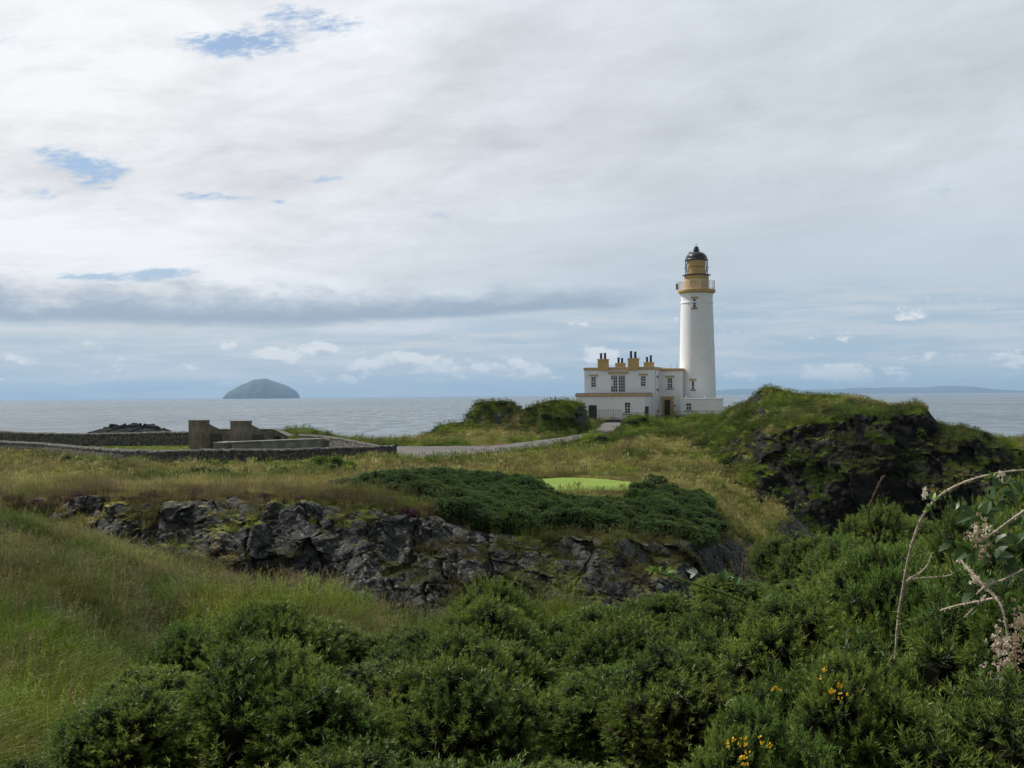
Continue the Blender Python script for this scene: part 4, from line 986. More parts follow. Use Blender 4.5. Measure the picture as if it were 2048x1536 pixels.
# ---- dry stone walls
def stone_wall(name, pl3, h, th, label, mat='drystone', cat='wall', step=.16):
    P_ = np.array([(a, b) for a, b, *_ in pl3], float); seg = np.hypot(*np.diff(P_, axis=0).T); s = np.concatenate([[0], np.cumsum(seg)])
    t = np.arange(0, s[-1], step); xy = smooth_axis(np.stack([np.interp(t, s, P_[:, 0]), np.interp(t, s, P_[:, 1])], 1), 12, 0)
    xy[0] = P_[0]; xy[-1] = P_[-1]
    zb = smooth_axis(np.array([zat(a, b) for a, b in xy]), 14, 0); hh = np.interp(t, s, np.broadcast_to(h, len(P_)))
    d = np.gradient(xy, axis=0); d /= np.linalg.norm(d, axis=1)[:, None]; nrm_ = np.stack([-d[:, 1], d[:, 0]], 1)
    prof = [(-1, -.5), (-.98, 0), (-.95, .25), (-.92, .5), (-.9, .72), (-.88, .84), (-1.02, .86), (-.98, .95), (-.6, 1.02), (0, 1.05), (.6, 1.02), (.98, .95), (1.02, .86), (.88, .84), (.92, .5), (.98, 0), (1, -.5)]
    V_ = np.zeros((len(t), len(prof), 3))
    cell = np.floor(t / .34); cj = _hash(cell.astype(np.int64), cell.astype(np.int64) * 0, cell.astype(np.int64) * 0, 9)
    for k, (a, b) in enumerate(prof):
        V_[:, k, 0] = xy[:, 0] + nrm_[:, 0] * a * th; V_[:, k, 1] = xy[:, 1] + nrm_[:, 1] * a * th
        V_[:, k, 2] = zb + hh * b + ((cj - .5) * .06 if b > .84 else 0)
    n = np.stack([fbm(V_[..., 0] * 3 + q * 9, V_[..., 1] * 3, V_[..., 2] * 3, 3, 200 + q) - .5 for q in range(3)], -1)
    V_ += n * .07
    o = mesh_np(name, V_.reshape(-1, 3), grid_faces(len(t), len(prof)), M[mat], False)
    return tag(o, label, cat)
stone_wall('stone_wall', wf3, [.95, .95, .95, .95, .95, 1.0, 1.1, 1.2, 1.15, 1.1, 1.0, .95], .27, 'long dark dry stone wall running across the left, in front of the mown lawn')
stone_wall('stone_wall', wb3, [.95, .6, .62, .75, .95, 1.0], .25, 'short return of dry stone wall going back from the corner beside the road')
stone_wall('stone_wall', wc3[2:], [1.25, 1.35, 1.45, 1.45, 1.55, 1.6], .27, 'far dry stone wall behind the lawn, running left from the concrete blocks') if False else None
stone_wall('stone_wall', np.array([Z(a, b, 0) for a, b in ((378, 111), (330, 112), (250, 113), (160, 114), (60, 115), (0, 116), (-200, 120), (-420, 124))]), [1.35, 1.35, 1.3, 1.25, 1.3, 1.45, 1.5, 1.5], .27, 'far dry stone wall behind the lawn, running left from the concrete blocks')

# ---- concrete blocks, shed
def slab(name, label, cat, parts, origin, rz):
    o = empty(name, origin, rz); tag(o, label, cat)
    for nm, mat, mb in parts: mb.build(nm, M[mat], o)
    return o
def profile_wedge(w, L0, h0, L1, h1, x0=0.0, y0=0.0):
    """solid: front tower w wide, L0 deep, h0 high, then a back that slopes down"""
    m_ = MB(); m_.box(x0, x0 + w, y0, y0 + L0, -.8, h0, .02); return m_
def blockhouse(px, D, w, h, label):
    q = at(px, 700, D); zb = zat(q[0], D)
    th = R(28)
    tower = MB(); tower.box(0, w, 0, .9, -.8, h, .025)
    cap = MB(); cap.box(-.03, w + .03, -.03, .93, h, h + .07, .015)
    wing = MB(); L1 = 2.2; ys = [.903, .903 + L1]
    a, b = w - .45, w - .03
    v = [(a, ys[0], -.8), (b, ys[0], -.8), (b, ys[1], -.8), (a, ys[1], -.8), (a, ys[0], h - .28), (b, ys[0], h - .28), (b, ys[1], h - 1.12), (a, ys[1], h - 1.12)]
    wing.addg(v, [(3, 2, 1, 0), (4, 5, 6, 7), (0, 1, 5, 4), (1, 2, 6, 5), (2, 3, 7, 6), (3, 0, 4, 7)])
    shade_panel = MB(); shade_panel.box(b + .001, b + .02, 1.0, 2.5, -.2, h - 1.15)  # thin dark sheet added to stand for shade on the wing's side
    return slab('concrete_blockhouse', label, 'blockhouse', [('wing_shade_panel', 'plinth', shade_panel), ('pier', 'concrete', tower), ('cap', 'concrete', cap), ('sloping_wing', 'concrete', wing)], (q[0], D, zb), -th)
blockhouse(376, 97, 1.55, 2.75, 'tall weathered concrete pier with sloping wing wall, the left one on the lawn')
blockhouse(459.5, 96, 1.6, 2.68, 'tall weathered concrete pier with sloping wing wall, the right one behind the long low wall')
q = at(425, 700, 93); zb = zat(q[0], 93)
slab('concrete_block', 'low square concrete block standing between the two tall piers', 'block', [('block', 'concrete', MB().box(0, 1.15, 0, 2.6, -.8, 1.0, .02)), ('cap', 'concrete2', MB().box(-.04, 1.19, -.04, 2.64, 1.0, 1.08, .015))], (q[0], 93, zb), -R(10))
q = at(455, 700, 94); zb = zat(q[0], 94)
slab('concrete_block', 'dark concrete infill block at the foot of the right pier', 'block', [('block', 'concrete', MB().box(0, 1.1, 0, 2.0, -.8, 1.05, .02))], (q[0], 94, zb), -R(10))
p0 = at(469, 700, 88.0); p1 = at(646, 700, 94.0); ang = math.atan2(p1[1] - p0[1], p1[0] - p0[0]); Lw = math.hypot(p1[0] - p0[0], p1[1] - p0[1]); zb = zat((p0[0] + p1[0]) / 2, 92)
ww = MB().box(0, Lw, 0, .45, -.9, 1.18, .02); cp = MB().box(-.08, Lw + .1, -.07, .9, 1.18, 1.30, .02)
rib = MB()
for k in range(7): rib.box(.5 + k * Lw / 7, .62 + k * Lw / 7, -.03, 0, .62, .76)
slab('concrete_wall', 'long low grey concrete wall with a flat coping behind the stone wall', 'wall', [('wall', 'concrete2', ww), ('coping', 'concrete2', cp), ('drain_blocks', 'concrete2', rib)], (p0[0], p0[1], zb), ang)
q = at(650, 700, 94.3); zb = zat(q[0], 94.3)
pc = MB(); pc.addg([(-.42, -.32, 1.12), (.42, -.32, 1.12), (.42, .32, 1.12), (-.42, .32, 1.12), (0, 0, 1.42)], [(3, 2, 1, 0), (0, 1, 4), (1, 2, 4), (2, 3, 4), (3, 0, 4)])
slab('gate_pier', 'square concrete pier with pyramid cap at the right end of the low wall', 'pier', [('pier', 'concrete', MB().box(-.3, .3, -.22, .22, -.9, 1.0, .02)), ('cap', 'concrete2', MB().box(-.42, .42, -.32, .32, 1.0, 1.12, .01)), ('pyramid', 'concrete2', pc)], (q[0], 94.3, zb), R(10))
# ruined stone shed with openings, in two runs
q = at(425, 700, 104); zs = zat(q[0], 104)
s1 = MB(); D_ = 104; s = D_ / F
def shed_run(mb, xs, hs, openings, y0, th):
    """wall in XZ with rectangular openings"""
    for i in range(len(xs) - 1):
        a, b = xs[i], xs[i + 1]; h0, h1 = hs[i], hs[i + 1]; op = openings.get(i)
        def quad(x0, x1, z0a, z0b, z1a, z1b):
            mb.addg([(x0, y0, z0a), (x1, y0, z0b), (x1, y0 + th, z0b), (x0, y0 + th, z0a), (x0, y0, z1a), (x1, y0, z1b), (x1, y0 + th, z1b), (x0, y0 + th, z1a)],
                    [(3, 2, 1, 0), (4, 5, 6, 7), (0, 1, 5, 4), (1, 2, 6, 5), (2, 3, 7, 6), (3, 0, 4, 7)])
        if op: quad(a, b, -.8, -.8, op[0], op[0]); quad(a, b, op[1], op[1], h0, h1)
        else: quad(a, b, -.8, -.8, h0, h1)
px2 = lambda p: (p - 425) * s
shed_run(s1, [px2(v) for v in (425, 434, 445, 459, 512, 517, 526, 546, 566, 574)], [1.62, 1.62, 1.66, 1.70, 1.66, 1.66, 1.64, 1.62, 1.16, .98], {1: (.85, 1.42), 5: (.80, 1.40), 7: (.50, 1.08)}, 0, .5)
bk = MB(); bk.box(px2(424), px2(546), 3.4, 3.8, -.8, 1.45)
rf_ = MB(); rf_.addg([(px2(423), -.06, 1.70), (px2(546), -.06, 1.66), (px2(546), 3.8, 1.50), (px2(423), 3.8, 1.54), (px2(423), -.06, 1.79), (px2(546), -.06, 1.75), (px2(546), 3.8, 1.60), (px2(423), 3.8, 1.64)],
    [(3, 2, 1, 0), (4, 5, 6, 7), (0, 1, 5, 4), (1, 2, 6, 5), (2, 3, 7, 6), (3, 0, 4, 7)])
rf2 = MB(); rf2.addg([(px2(546), -.06, 1.66), (px2(575), -.06, 1.02), (px2(575), 3.0, .98), (px2(546), 3.0, 1.50), (px2(546), -.06, 1.75), (px2(575), -.06, 1.10), (px2(575), 3.0, 1.06), (px2(546), 3.0, 1.60)],
    [(3, 2, 1, 0), (4, 5, 6, 7), (0, 1, 5, 4), (1, 2, 6, 5), (2, 3, 7, 6), (3, 0, 4, 7)])
slab('stone_shed', 'low ruined stone shed with dark openings and a sloping right end, behind the piers', 'shed', [('wall', 'shedstone', s1), ('back_wall', 'shedstone', bk), ('roof', 'concrete', rf_), ('sloping_roof', 'concrete', rf2)], (q[0], 104, zs), 0)
# waymarker on the road edge
q = gp(931, 106); t_ = empty('marker_post', q); tag(t_, 'small wooden marker post on the grass verge beside the road', 'post')
MB().box(-.05, .05, -.05, .05, -.2, .55, .01).build('post', M['canedark'], t_); MB().box(-.07, .07, -.06, -.051, .36, .5, .0).build('plate', M['sill'], t_)

# ------------------------------------------------------------------ haze
m = bpy.data.materials.new('sea_air'); m.use_nodes = True; nt = m.node_tree; nt.nodes.clear()
o_ = nt.nodes.new('ShaderNodeOutputMaterial'); pv = nt.nodes.new('ShaderNodeVolumePrincipled')
pv.inputs['Color'].default_value = (.46, .71, 1.0, 1); pv.inputs['Density'].default_value = 4.1e-5; pv.inputs['Anisotropy'].default_value = .1
nt.links.new(pv.outputs[0], o_.inputs['Volume'])
hb = MB().box(-61000, 61000, -60, 46500, -16.5, 460).build('haze', m); tag(hb, 'thin pale blue sea haze', 'haze', kind='stuff')
# ------------------------------------------------------------------ vegetation
hidden = bpy.data.collections.new('clump_shapes')                    # shapes the ground-cover instances use; not linked to the scene
def spikes(pos_, dir_, L, nsp, sl_, sw, spread=.8, up=.55, rng=RNG, t0=.05):
    """leafy shoots: nsp spine triangles around each shoot axis"""
    n = len(pos_); L = np.broadcast_to(L, n); d = dir_ / np.linalg.norm(dir_, axis=1, keepdims=True)
    h = np.where(np.abs(d[:, 2:3]) < .9, np.array([[0, 0, 1.]]), np.array([[1., 0, 0]]))
    a = np.cross(d, h); a /= np.linalg.norm(a, axis=1, keepdims=True); b = np.cross(d, a)
    t = rng.uniform(t0, 1.0, (n, nsp)); ph = np.arange(nsp)[None] * 2.4 + rng.uniform(0, 6.3, (n, 1)) + rng.normal(0, .3, (n, nsp))
    rad = np.cos(ph)[..., None] * a[:, None] + np.sin(ph)[..., None] * b[:, None]
    sd = rad * spread * (1.15 - .75 * t[..., None]) + d[:, None] * (up + .5 * t[..., None]); sd /= np.linalg.norm(sd, axis=2, keepdims=True)
    base = pos_[:, None] + d[:, None] * (L[:, None] * t)[..., None]
    ln = (sl_ * rng.uniform(.6, 1.25, (n, nsp)) * (1.1 - .35 * t))[..., None]
    wv = np.cross(sd, rng.normal(0, 1, (n, nsp, 3))); wv /= np.linalg.norm(wv, axis=2, keepdims=True) + 1e-9
    p0 = base - wv * sw / 2; p1 = base + wv * sw / 2; p2 = base + sd * ln
    v = np.stack([p0, p1, p2], 2).reshape(-1, 3)
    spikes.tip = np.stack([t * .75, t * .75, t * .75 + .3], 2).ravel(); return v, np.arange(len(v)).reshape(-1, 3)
def lobes_surface(lobes, n, rng, zmin=.0):
    """random points on the outside of a union of ellipsoid lobes (cx,cy,cz,rx,ry,rz)"""
    Lb = np.array(lobes); ar = Lb[:, 3] * Lb[:, 5] + Lb[:, 3] ** 2; k = rng.choice(len(Lb), n * 3, p=ar / ar.sum())
    u = rng.normal(0, 1, (n * 3, 3)); u /= np.linalg.norm(u, axis=1, keepdims=True)
    p = Lb[k, :3] + u * Lb[k, 3:]; nn_ = u / Lb[k, 3:]; nn_ /= np.linalg.norm(nn_, axis=1, keepdims=True)
    ok = (p[:, 2] > zmin)
    for i, q in enumerate(Lb):
        d = (((p - q[:3]) / q[3:]) ** 2).sum(1); ok &= (d > .80) | (k == i)
    p, nn_ = p[ok][:n], nn_[ok][:n]; return p, nn_
def core_mesh(lobes, f=.8, seg=9):
    vs, fs = [], []; o = 0
    for cx, cy, cz, rx, ry, rz in lobes:
        th = np.linspace(0, 2 * np.pi, seg, endpoint=False); ph = np.linspace(-1.2, 1.45, 6)
        v = np.array([(cx + math.cos(p) * math.cos(t) * rx * f, cy + math.cos(p) * math.sin(t) * ry * f, max(cz + math.sin(p) * rz * f, -.25)) for p in ph for t in th])
        v += RNG.normal(0, .02, v.shape)
        q = np.array([(i * seg + j, i * seg + (j + 1) % seg, (i + 1) * seg + (j + 1) % seg, (i + 1) * seg + j) for i in range(5) for j in range(seg)])
        vs.append(v); fs.append(q + o); o += len(v)
    return np.concatenate(vs), np.concatenate(fs)
def gorse_mesh(name, seed, nlobe, nshoot, nsp, L, sl_, sw, mats, flat=1.0, dead=.06, sprout=.12, core=.6, kind='spread'):
    rng = np.random.default_rng(seed); lobes = [(0, 0, .30, .44, .44, .42 * flat)]
    if kind == 'dome':
        lobes = [(0, 0, .50, .40, .40, .40)]
        for i in range(nlobe):
            a = i * 2.4 + rng.uniform(-.4, .4); r = .40 * math.sqrt((i + .5) / nlobe); s = rng.uniform(.11, .20)
            lobes.append((r * math.cos(a), r * math.sin(a), .58 + .34 * (1 - (r / .42) ** 2) * rng.uniform(.6, 1.1) - (.25 if i % 3 == 2 else 0), s, s, s * rng.uniform(.9, 1.5)))
    else:
        for i in range(nlobe):
            a = rng.uniform(0, 6.28); r = rng.uniform(.12, .66); s = rng.uniform(.15, .30)
            lobes.append((r * math.cos(a), r * math.sin(a), (rng.uniform(.45, .88) - .42 * r) * flat, s, s, s * rng.uniform(.9, 1.4)))
    p, n = lobes_surface(lobes, nshoot, rng); m_ = len(p)
    d = n * .95 + np.array([0, 0, .50]) + rng.normal(0, .25, p.shape)
    ln = L * rng.uniform(.6, 1.3, m_); tall = rng.random(m_) < sprout; ln = np.where(tall, ln * 1.5, ln)
    v, f = spikes(p - d / np.linalg.norm(d, axis=1)[:, None] * .05, d, ln, nsp, sl_, sw, spread=1.15, up=.35, rng=rng)
    fm = np.zeros(len(f), int); dd = np.repeat((rng.random(m_) < dead) & (p[:, 2] < .55), nsp); fm[dd] = 2
    tipa = spikes.tip.copy(); cv, cf = core_mesh(lobes, core)
    fm2 = np.concatenate([fm, np.ones(len(cf), int)])
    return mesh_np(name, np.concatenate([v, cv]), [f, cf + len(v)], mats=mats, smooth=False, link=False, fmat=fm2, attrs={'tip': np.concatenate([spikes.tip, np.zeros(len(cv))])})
near_m = [M['gorse'], M['shade_core'], M['deadgorse']]; far_m = [M['gorse_far'], M['shade_core'], M['deadgorse']]
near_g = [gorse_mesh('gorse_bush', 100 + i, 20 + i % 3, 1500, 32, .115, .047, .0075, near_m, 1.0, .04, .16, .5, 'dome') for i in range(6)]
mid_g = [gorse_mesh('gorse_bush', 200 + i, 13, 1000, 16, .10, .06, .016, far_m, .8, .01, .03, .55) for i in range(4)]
# ---- cliff-top gorse bank
G1 = 'gorse bushes covering the bank along the cliff top'
up_ = ([715, 760, 800, 900, 1000, 1060, 1090, 1120, 1200, 1265, 1290, 1340, 1380, 1420], [955, 942, 938, 936, 940, 952, 970, 985, 990, 986, 952, 946, 970, 1000])
cnt = 0
for D in np.arange(46.6, 64, 1.45):
    for px in np.arange(700, 1440, 31):
        jx = px + random.uniform(-9, 9) + (12 if int(D / 1.45) % 2 else 0); jd = D + random.uniform(-.3, .3)
        if D > (63 if jx < 1075 else 54.5 if jx < 1268 else 63): continue
        if jx < 900 and D < 49.0 + (900 - jx) * .028: continue
        if jx > 1415: continue
        if jx > 1050 and D < 47.6: continue
        q = at(jx, 700, jd); zb = zat(q[0], jd); ytop = np.interp(jx, *up_)
        zmax = at(jx, ytop, jd)[2]; h = min(random.uniform(.62, .98), zmax - zb)
        if h < .3 and jx < 1075 and jx > 700: h = .32
        if h < .28: continue
        o = bpy.data.objects.new('gorse_bush', mid_g[random.randrange(4)].data); col.objects.link(o)
        s = random.uniform(1.1, 1.4); o.location = (q[0], jd, zb - .05); o.scale = (s, s, h / .84); o.rotation_euler = (random.uniform(-.1, .1), random.uniform(-.1, .1), random.uniform(0, 6.28))
        tag(o, 'dense dark green gorse bush in the cushioned bank along the cliff top', 'gorse bush', G1); cnt += 1
print('cliff gorse', cnt)
def shrub(px, D, w, h, mesh, label, cat='shrub', grp=None, name='gorse_bush', both=False, sink=.05, asp=1.0):
    q = at(px, 700, D); o = bpy.data.objects.new(name, mesh.data); col.objects.link(o)
    o.location = (q[0], D, zat(q[0], D, both) - sink); o.scale = (w, w * asp, h / .84); o.rotation_euler = (0, 0, random.uniform(0, 6.28)); return tag(o, label, cat, grp)
shrub(398, 66, 1.15, .6, mid_g[0], 'low dark gorse bush in dry grass below the wall, left of its neighbour', 'gorse bush')
shrub(445, 65, 1.25, .55, mid_g[1], 'low dark gorse bush in dry grass below the wall, close right of its neighbour', 'gorse bush')
shrub(560, 64, 1.0, .68, mid_g[2], 'dark spreading gorse bush in dry grass, left of the bright yellow-green shrub', 'gorse bush')
shrub(612, 63, .8, .45, mid_g[3], 'small dark gorse bush at the foot of the bright yellow-green shrub', 'gorse bush')
shrub(138, 79, 1.0, .8, mid_g[2], 'dark green bush against the left end of the front stone wall', 'bush')
shrub(168, 80, 1.1, .5, mid_g[1], 'low dark green bush beside a taller one at the stone wall', 'bush')
bright = gorse_mesh('bright_shrub', 301, 8, 900, 10, .12, .07, .03, [M['brightleaf'], M['shade_core'], M['brightleaf']], .8, 0, .05)
for k, (px, D, w, h) in enumerate(((640, 72, 1.1, .95), (678, 71, 1.15, .9), (706, 69, .95, .7))):
    shrub(px, D, w, h, bright, ('bright yellow-green leafy shrub near the stone wall, leftmost of three', 'bright yellow-green leafy shrub near the stone wall, middle of three', 'bright yellow-green leafy shrub near the stone wall, rightmost of three')[k], 'shrub', 'bright leafy shrubs before the wall', 'leafy_shrub')
rag = gorse_mesh('ragwort', 302, 5, 260, 9, .16, .05, .03, [M['ragwort'], M['brightleaf'], M['brightleaf']], .8, .3, .2)
shrub(742, 62.5, .42, .55, rag, 'yellow-flowered ragwort clump at the left end of the gorse bank', 'wild flower', None, 'ragwort')
shrub(722, 61, .38, .4, rag, 'smaller yellow-flowered ragwort clump just left of the tall one', 'wild flower', None, 'ragwort')
shrub(842, 80, .5, .5, rag, 'yellow-flowered ragwort clump in grass near the road', 'wild flower', None, 'ragwort')
# dark scrub patches on the mounds and headland flank
k = 0
for px, D, w, h in ((1090, 125.5, 1.4, .7), (1140, 125, 1.6, .8), (1150, 125.5, 1.3, .7), (1110, 125, 1.2, .6), (1060, 128, 1.2, .6), (1003, 129, 1.2, .6), (970, 129, 1.1, .6), (1240, 128.5, 1.3, .5), (1285, 129, 1.3, .5), (1262, 128, 1.1, .5), (1240, 117, 1.5, .6), (1200, 107, 1.5, .6), (1150, 102, 1.2, .5), (1350, 127, 1.3, .4), (1385, 137, 1.5, .4),
                    (1450, 90, 1.2, .7), (1470, 95, 1.0, .6), (1430, 97, 1.0, .5), (1500, 100, 1.2, .5), (1560, 104, 1.3, .5), (1610, 99, 1.3, .5), (1655, 98, 1.2, .45), (1700, 96, 1.2, .5), (1745, 95, 1.1, .5), (1590, 84, 1.2, .6), (1460, 82, 1.3, .7), (1510, 80, 1.2, .7), (1920, 91, 1.3, .5), (1960, 90, 1.2, .5), (1880, 92, 1.1, .5)):
    shrub(px, D, w * .8, h * .75, mid_g[k % 4], 'low dark scrub patch growing on the grassy mound or headland', 'scrub', 'low scrub on the mounds and headland', 'low_scrub', both=True); k += 1
# ---- heather on the cliff brow
hb_ = gorse_mesh('heather', 310, 8, 900, 9, .07, .05, .02, [M['heather'], M['heather'], M['heatherpurple']], .6, .25, .05)
hp_ = gorse_mesh('heather', 311, 7, 900, 9, .07, .05, .02, [M['heatherpurple'], M['heather'], M['heather']], .6, .35, .05)
for k in range(64):
    px = -20 + k * 13.8 + random.uniform(-6, 6); D = random.uniform(45.2, 48.2) + max(0, (120 - px)) * .03; purple = random.random() < .26
    shrub(px, D, random.uniform(.35, .75), random.uniform(.22, .42), hp_ if purple else hb_, 'purple heather cushion on the brow of the near cliff' if purple else 'brown heather cushion on the brow of the near cliff', 'heather',
          'purple heather on the cliff brow' if purple else 'brown heather on the cliff brow', 'heather')
# ---- foreground thicket
G2 = 'gorse bushes packed in the foreground thicket'
SI = np.array([(200, 9.6, 1335), (260, 10.2, 1318), (340, 11, 1318), (372, 13, 1262), (420, 13, 1262), (436, 12, 1345), (458, 13, 1222), (540, 13, 1218), (600, 13.5, 1240), (760, 14, 1248), (830, 14, 1215), (900, 14, 1165), (960, 14, 1168), (1030, 15, 1185), (1100, 15, 1140), (1170, 15, 1178), (1240, 14, 1145), (1300, 15, 1160), (1360, 17, 1135), (1400, 17, 1115), (1440, 17, 1150), (1500, 18, 1068), (1560, 18, 1056), (1640, 18, 1062), (1672, 17, 1110), (1700, 19, 1066), (1750, 19, 1042), (1850, 20, 1040), (1950, 20, 1055), (2048, 21, 995), (2300, 21, 985)], float)
GO = []
rr = random.Random(5)
row_i = 0; D = 4.4
while D < 21.5:
    sp = .98 if D < 9 else 1.12; xw = 0.5 * 2048 / F * D + 1.2; xx = -xw; spx = sp
    while xx < xw:
        x_ = xx + rr.uniform(-.2, .2) + (sp / 2 if row_i % 2 else 0); y_ = D + rr.uniform(-.2, .2); px = 1024 + F * x_ / y_; xx += sp * (.72 if px < 520 else 1)
        if px < 205 or px > 2230: continue
        Df = np.interp(px, SI[:, 0], SI[:, 1]); yt = np.interp(px, SI[:, 0], SI[:, 2])
        if y_ > Df + .3: continue
        zf = at(px, yt, Df)[2]; zt = 12.28 + (zf - 12.28) * min(1, (y_ - 5) / max(Df - 5, 1)) if y_ > 5 else 12.2
        zt += (fbm(np.array([x_ * .45]), np.array([y_ * .45]), 0, 2, 55)[0] - .5) * .9 * min(1, max(0, (Df - y_) / 3))
        last = y_ > Df - .9
        if px < 480: zt = max(zt, 12.28 + (zf - 12.28) * min(1, (y_ - 5) / max(Df - 5, 1)) - .03)
        zt -= .13 * sstep(950, 1050, px) * sstep(1480, 1400, px)
        zt += .42 * sstep(1400, 1800, px) * sstep(Df, Df - 5, y_)
        zt += (rr.uniform(-.12, .06) if last else rr.choice([rr.uniform(-.75, -.3), rr.uniform(-.16, .16)]))
        if px < 470 and y_ < 8: zt -= .1
        if 400 < px < 455 and y_ > 11.5: continue
        if not last and rr.random() < .08: continue
        zb = zat(x_, y_); h = zt - zb
        if h < .3: h = .3
        GO.append((x_, y_, zb, h, px))
    D += sp * .9; row_i += 1
print('near gorse', len(GO))
for x_, y_, zb, h, px in GO:
    o = bpy.data.objects.new('gorse_bush', near_g[rr.randrange(6)].data); col.objects.link(o)
    s = rr.uniform(.95, 1.3); hh = min(h, 1.7); o.location = (x_, y_, zb + (h - hh) - .05); o.scale = (s, s, hh / 1.02); o.rotation_euler = (rr.uniform(-.12, .12), rr.uniform(-.12, .12), rr.uniform(0, 6.28))
    tag(o, 'spiny green gorse bush in the dense foreground thicket', 'gorse bush', G2)
for px, D, w, h, lab in ((35, 6.6, .55, .40, 'dark gorse bush at the bottom left corner, nearest the edge'), (120, 6.5, .5, .34, 'dark gorse bush at the bottom left, right of the corner one')):
    shrub(px, D, w, h, near_g[1], lab, 'gorse bush')
# yellow flowers: a flowering gorse bush low in the thicket, and a few sprigs
def blossoms(name, pts, r, n, mat, parent=None, seed=1):
    rng = np.random.default_rng(seed); v = []; f = []
    for c in pts:
        for i in range(n):
            a = rng.uniform(0, 6.28); t = rng.uniform(.2, 1.2); d = np.array([math.cos(a) * math.sin(t), math.sin(a) * math.sin(t), math.cos(t)])
            e = np.cross(d, rng.normal(0, 1, 3)); e /= np.linalg.norm(e); s0 = np.array(c) + rng.normal(0, r * .3, 3); k = len(v)
            v += [s0, s0 + d * r * .6 + e * r * .35, s0 + d * r, s0 + d * r * .6 - e * r * .35]; f.append((k, k + 1, k + 2, k + 3))
    return mesh_np(name, np.array(v), np.array(f), mat, False, parent)
def flowering(px, D, w, h, pts, label):
    q = at(px, 700, D); zb = at(px, 1536, D)[2] - .5
    o = bpy.data.objects.new('flowering_gorse', near_g[2].data); col.objects.link(o)
    ztop = at(px, pts[0][1] - 20, D)[2]; o.location = (q[0], D, ztop - h); o.scale = (w, w, h / 1.02); tag(o, label, 'gorse bush')
    P3 = []
    for a, b in pts:
        for _ in range(3):
            p = at(a + random.uniform(-14, 14), b + random.uniform(-10, 10), D - w * .78); P3.append(p)
    bl_ = blossoms('flower', np.array(P3) * 1.0, .013, 5, M['yellow'], None, 4)
    bl_.parent = o; bl_.matrix_parent_inverse = (Matrix.Translation(o.location) @ Matrix.Diagonal((w, w, h / 1.02, 1))).inverted()
flowering(1498, 4.9, .62, .8, [(1490, 1482), (1525, 1486), (1486, 1510), (1460, 1488), (1492, 1524), (1550, 1386)], 'gorse bush with bright yellow flowers at the bottom, right of centre')
flowering(1690, 5.6, .6, .8, [(1680, 1378), (1668, 1392), (1690, 1394), (1640, 1350)], 'gorse bush with a few orange-yellow flowers, right of the brighter flowering one')

# ------------------------------------------------------------------ brambles and dead stems
def curve_pts(pl, D0, D1=None, sub=6):
    D1 = D1 or D0; n = len(pl); P_ = np.array([at(a, b, D0 + (D1 - D0) * i / (n - 1)) for i, (a, b) in enumerate(pl)])
    t = np.linspace(0, n - 1, (n - 1) * sub + 1); Q = np.stack([np.interp(t, range(n), P_[:, c]) for c in range(3)], 1)
    return smooth_axis(Q, sub - 1, 0)
BS = 2.0
def cane(parent, pl, D0, D1, r0, r1, mat, name='cane', thorns=True, seed=0):
    if name != 'shoot': D0, D1, r0, r1 = D0 * BS, D1 * BS, r0 * BS * (.6 if name == 'cane' else .42), r1 * BS * (.6 if name == 'cane' else .42)
    Q = curve_pts(pl, D0, D1); n = len(Q); rng = random.Random(seed); m_ = MB()
    rad = [(r0 + (r1 - r0) * i / (n - 1)) * (1 + .12 * math.sin(i * 2.1 + seed)) for i in range(n)]
    m_.tube([tuple(q) for q in Q], rad, 8)
    if thorns:
        for i in range(2, n - 1):
            for _ in range(2):
                t = Vector(Q[i + 1 if i + 1 < n else i] - Q[i - 1]).normalized(); a = Vector((rng.gauss(0, 1), rng.gauss(0, 1), rng.gauss(0, 1))); a = (a - t * a.dot(t)).normalized()
                b = Vector(Q[i]).lerp(Vector(Q[i - 1]), rng.random()); e = t.cross(a) * rad[i] * .35; p0 = b + a * rad[i] * .8; k = len(m_.v)
                m_.addg([p0 - t * rad[i] * .5, p0 + t * rad[i] * .5, p0 + a * .016 - t * .006, p0 + e], [(0, 1, 2), (0, 3, 2), (1, 3, 2)])
    o = m_.build(name, mat, None, True); o.parent = parent
    if parent: o.matrix_parent_inverse = Matrix.Translation(parent.location).inverted()
    return o
def leaf_mesh(m_, c, d, n_, L, w):
    """one serrated leaflet, folded along the midrib; c base, d direction, n_ normal"""
    d = Vector(d).normalized(); n_ = Vector(n_); n_ = (n_ - d * n_.dot(d)).normalized(); s_ = d.cross(n_)
    c = Vector(c); K = 7; mid = []; lf = []; rt = []
    for i in range(K + 1):
        t = i / K; prof_ = math.sin(math.pi * t ** .8) ** .8 * w * (1.0 + (.16 if i % 2 else -.05)); p = c + d * L * t - n_ * (.22 * L * t * t)
        mid.append(p); lf.append(p + s_ * prof_ * .5 + n_ * prof_ * .22); rt.append(p - s_ * prof_ * .5 + n_ * prof_ * .22)
    v = mid + lf + rt; f = []
    for i in range(K): f += [(i, i + 1, K + 1 + i + 1, K + 1 + i), (i + 1, i, 2 * K + 2 + i, 2 * K + 3 + i)]
    m_.addg(v, f)
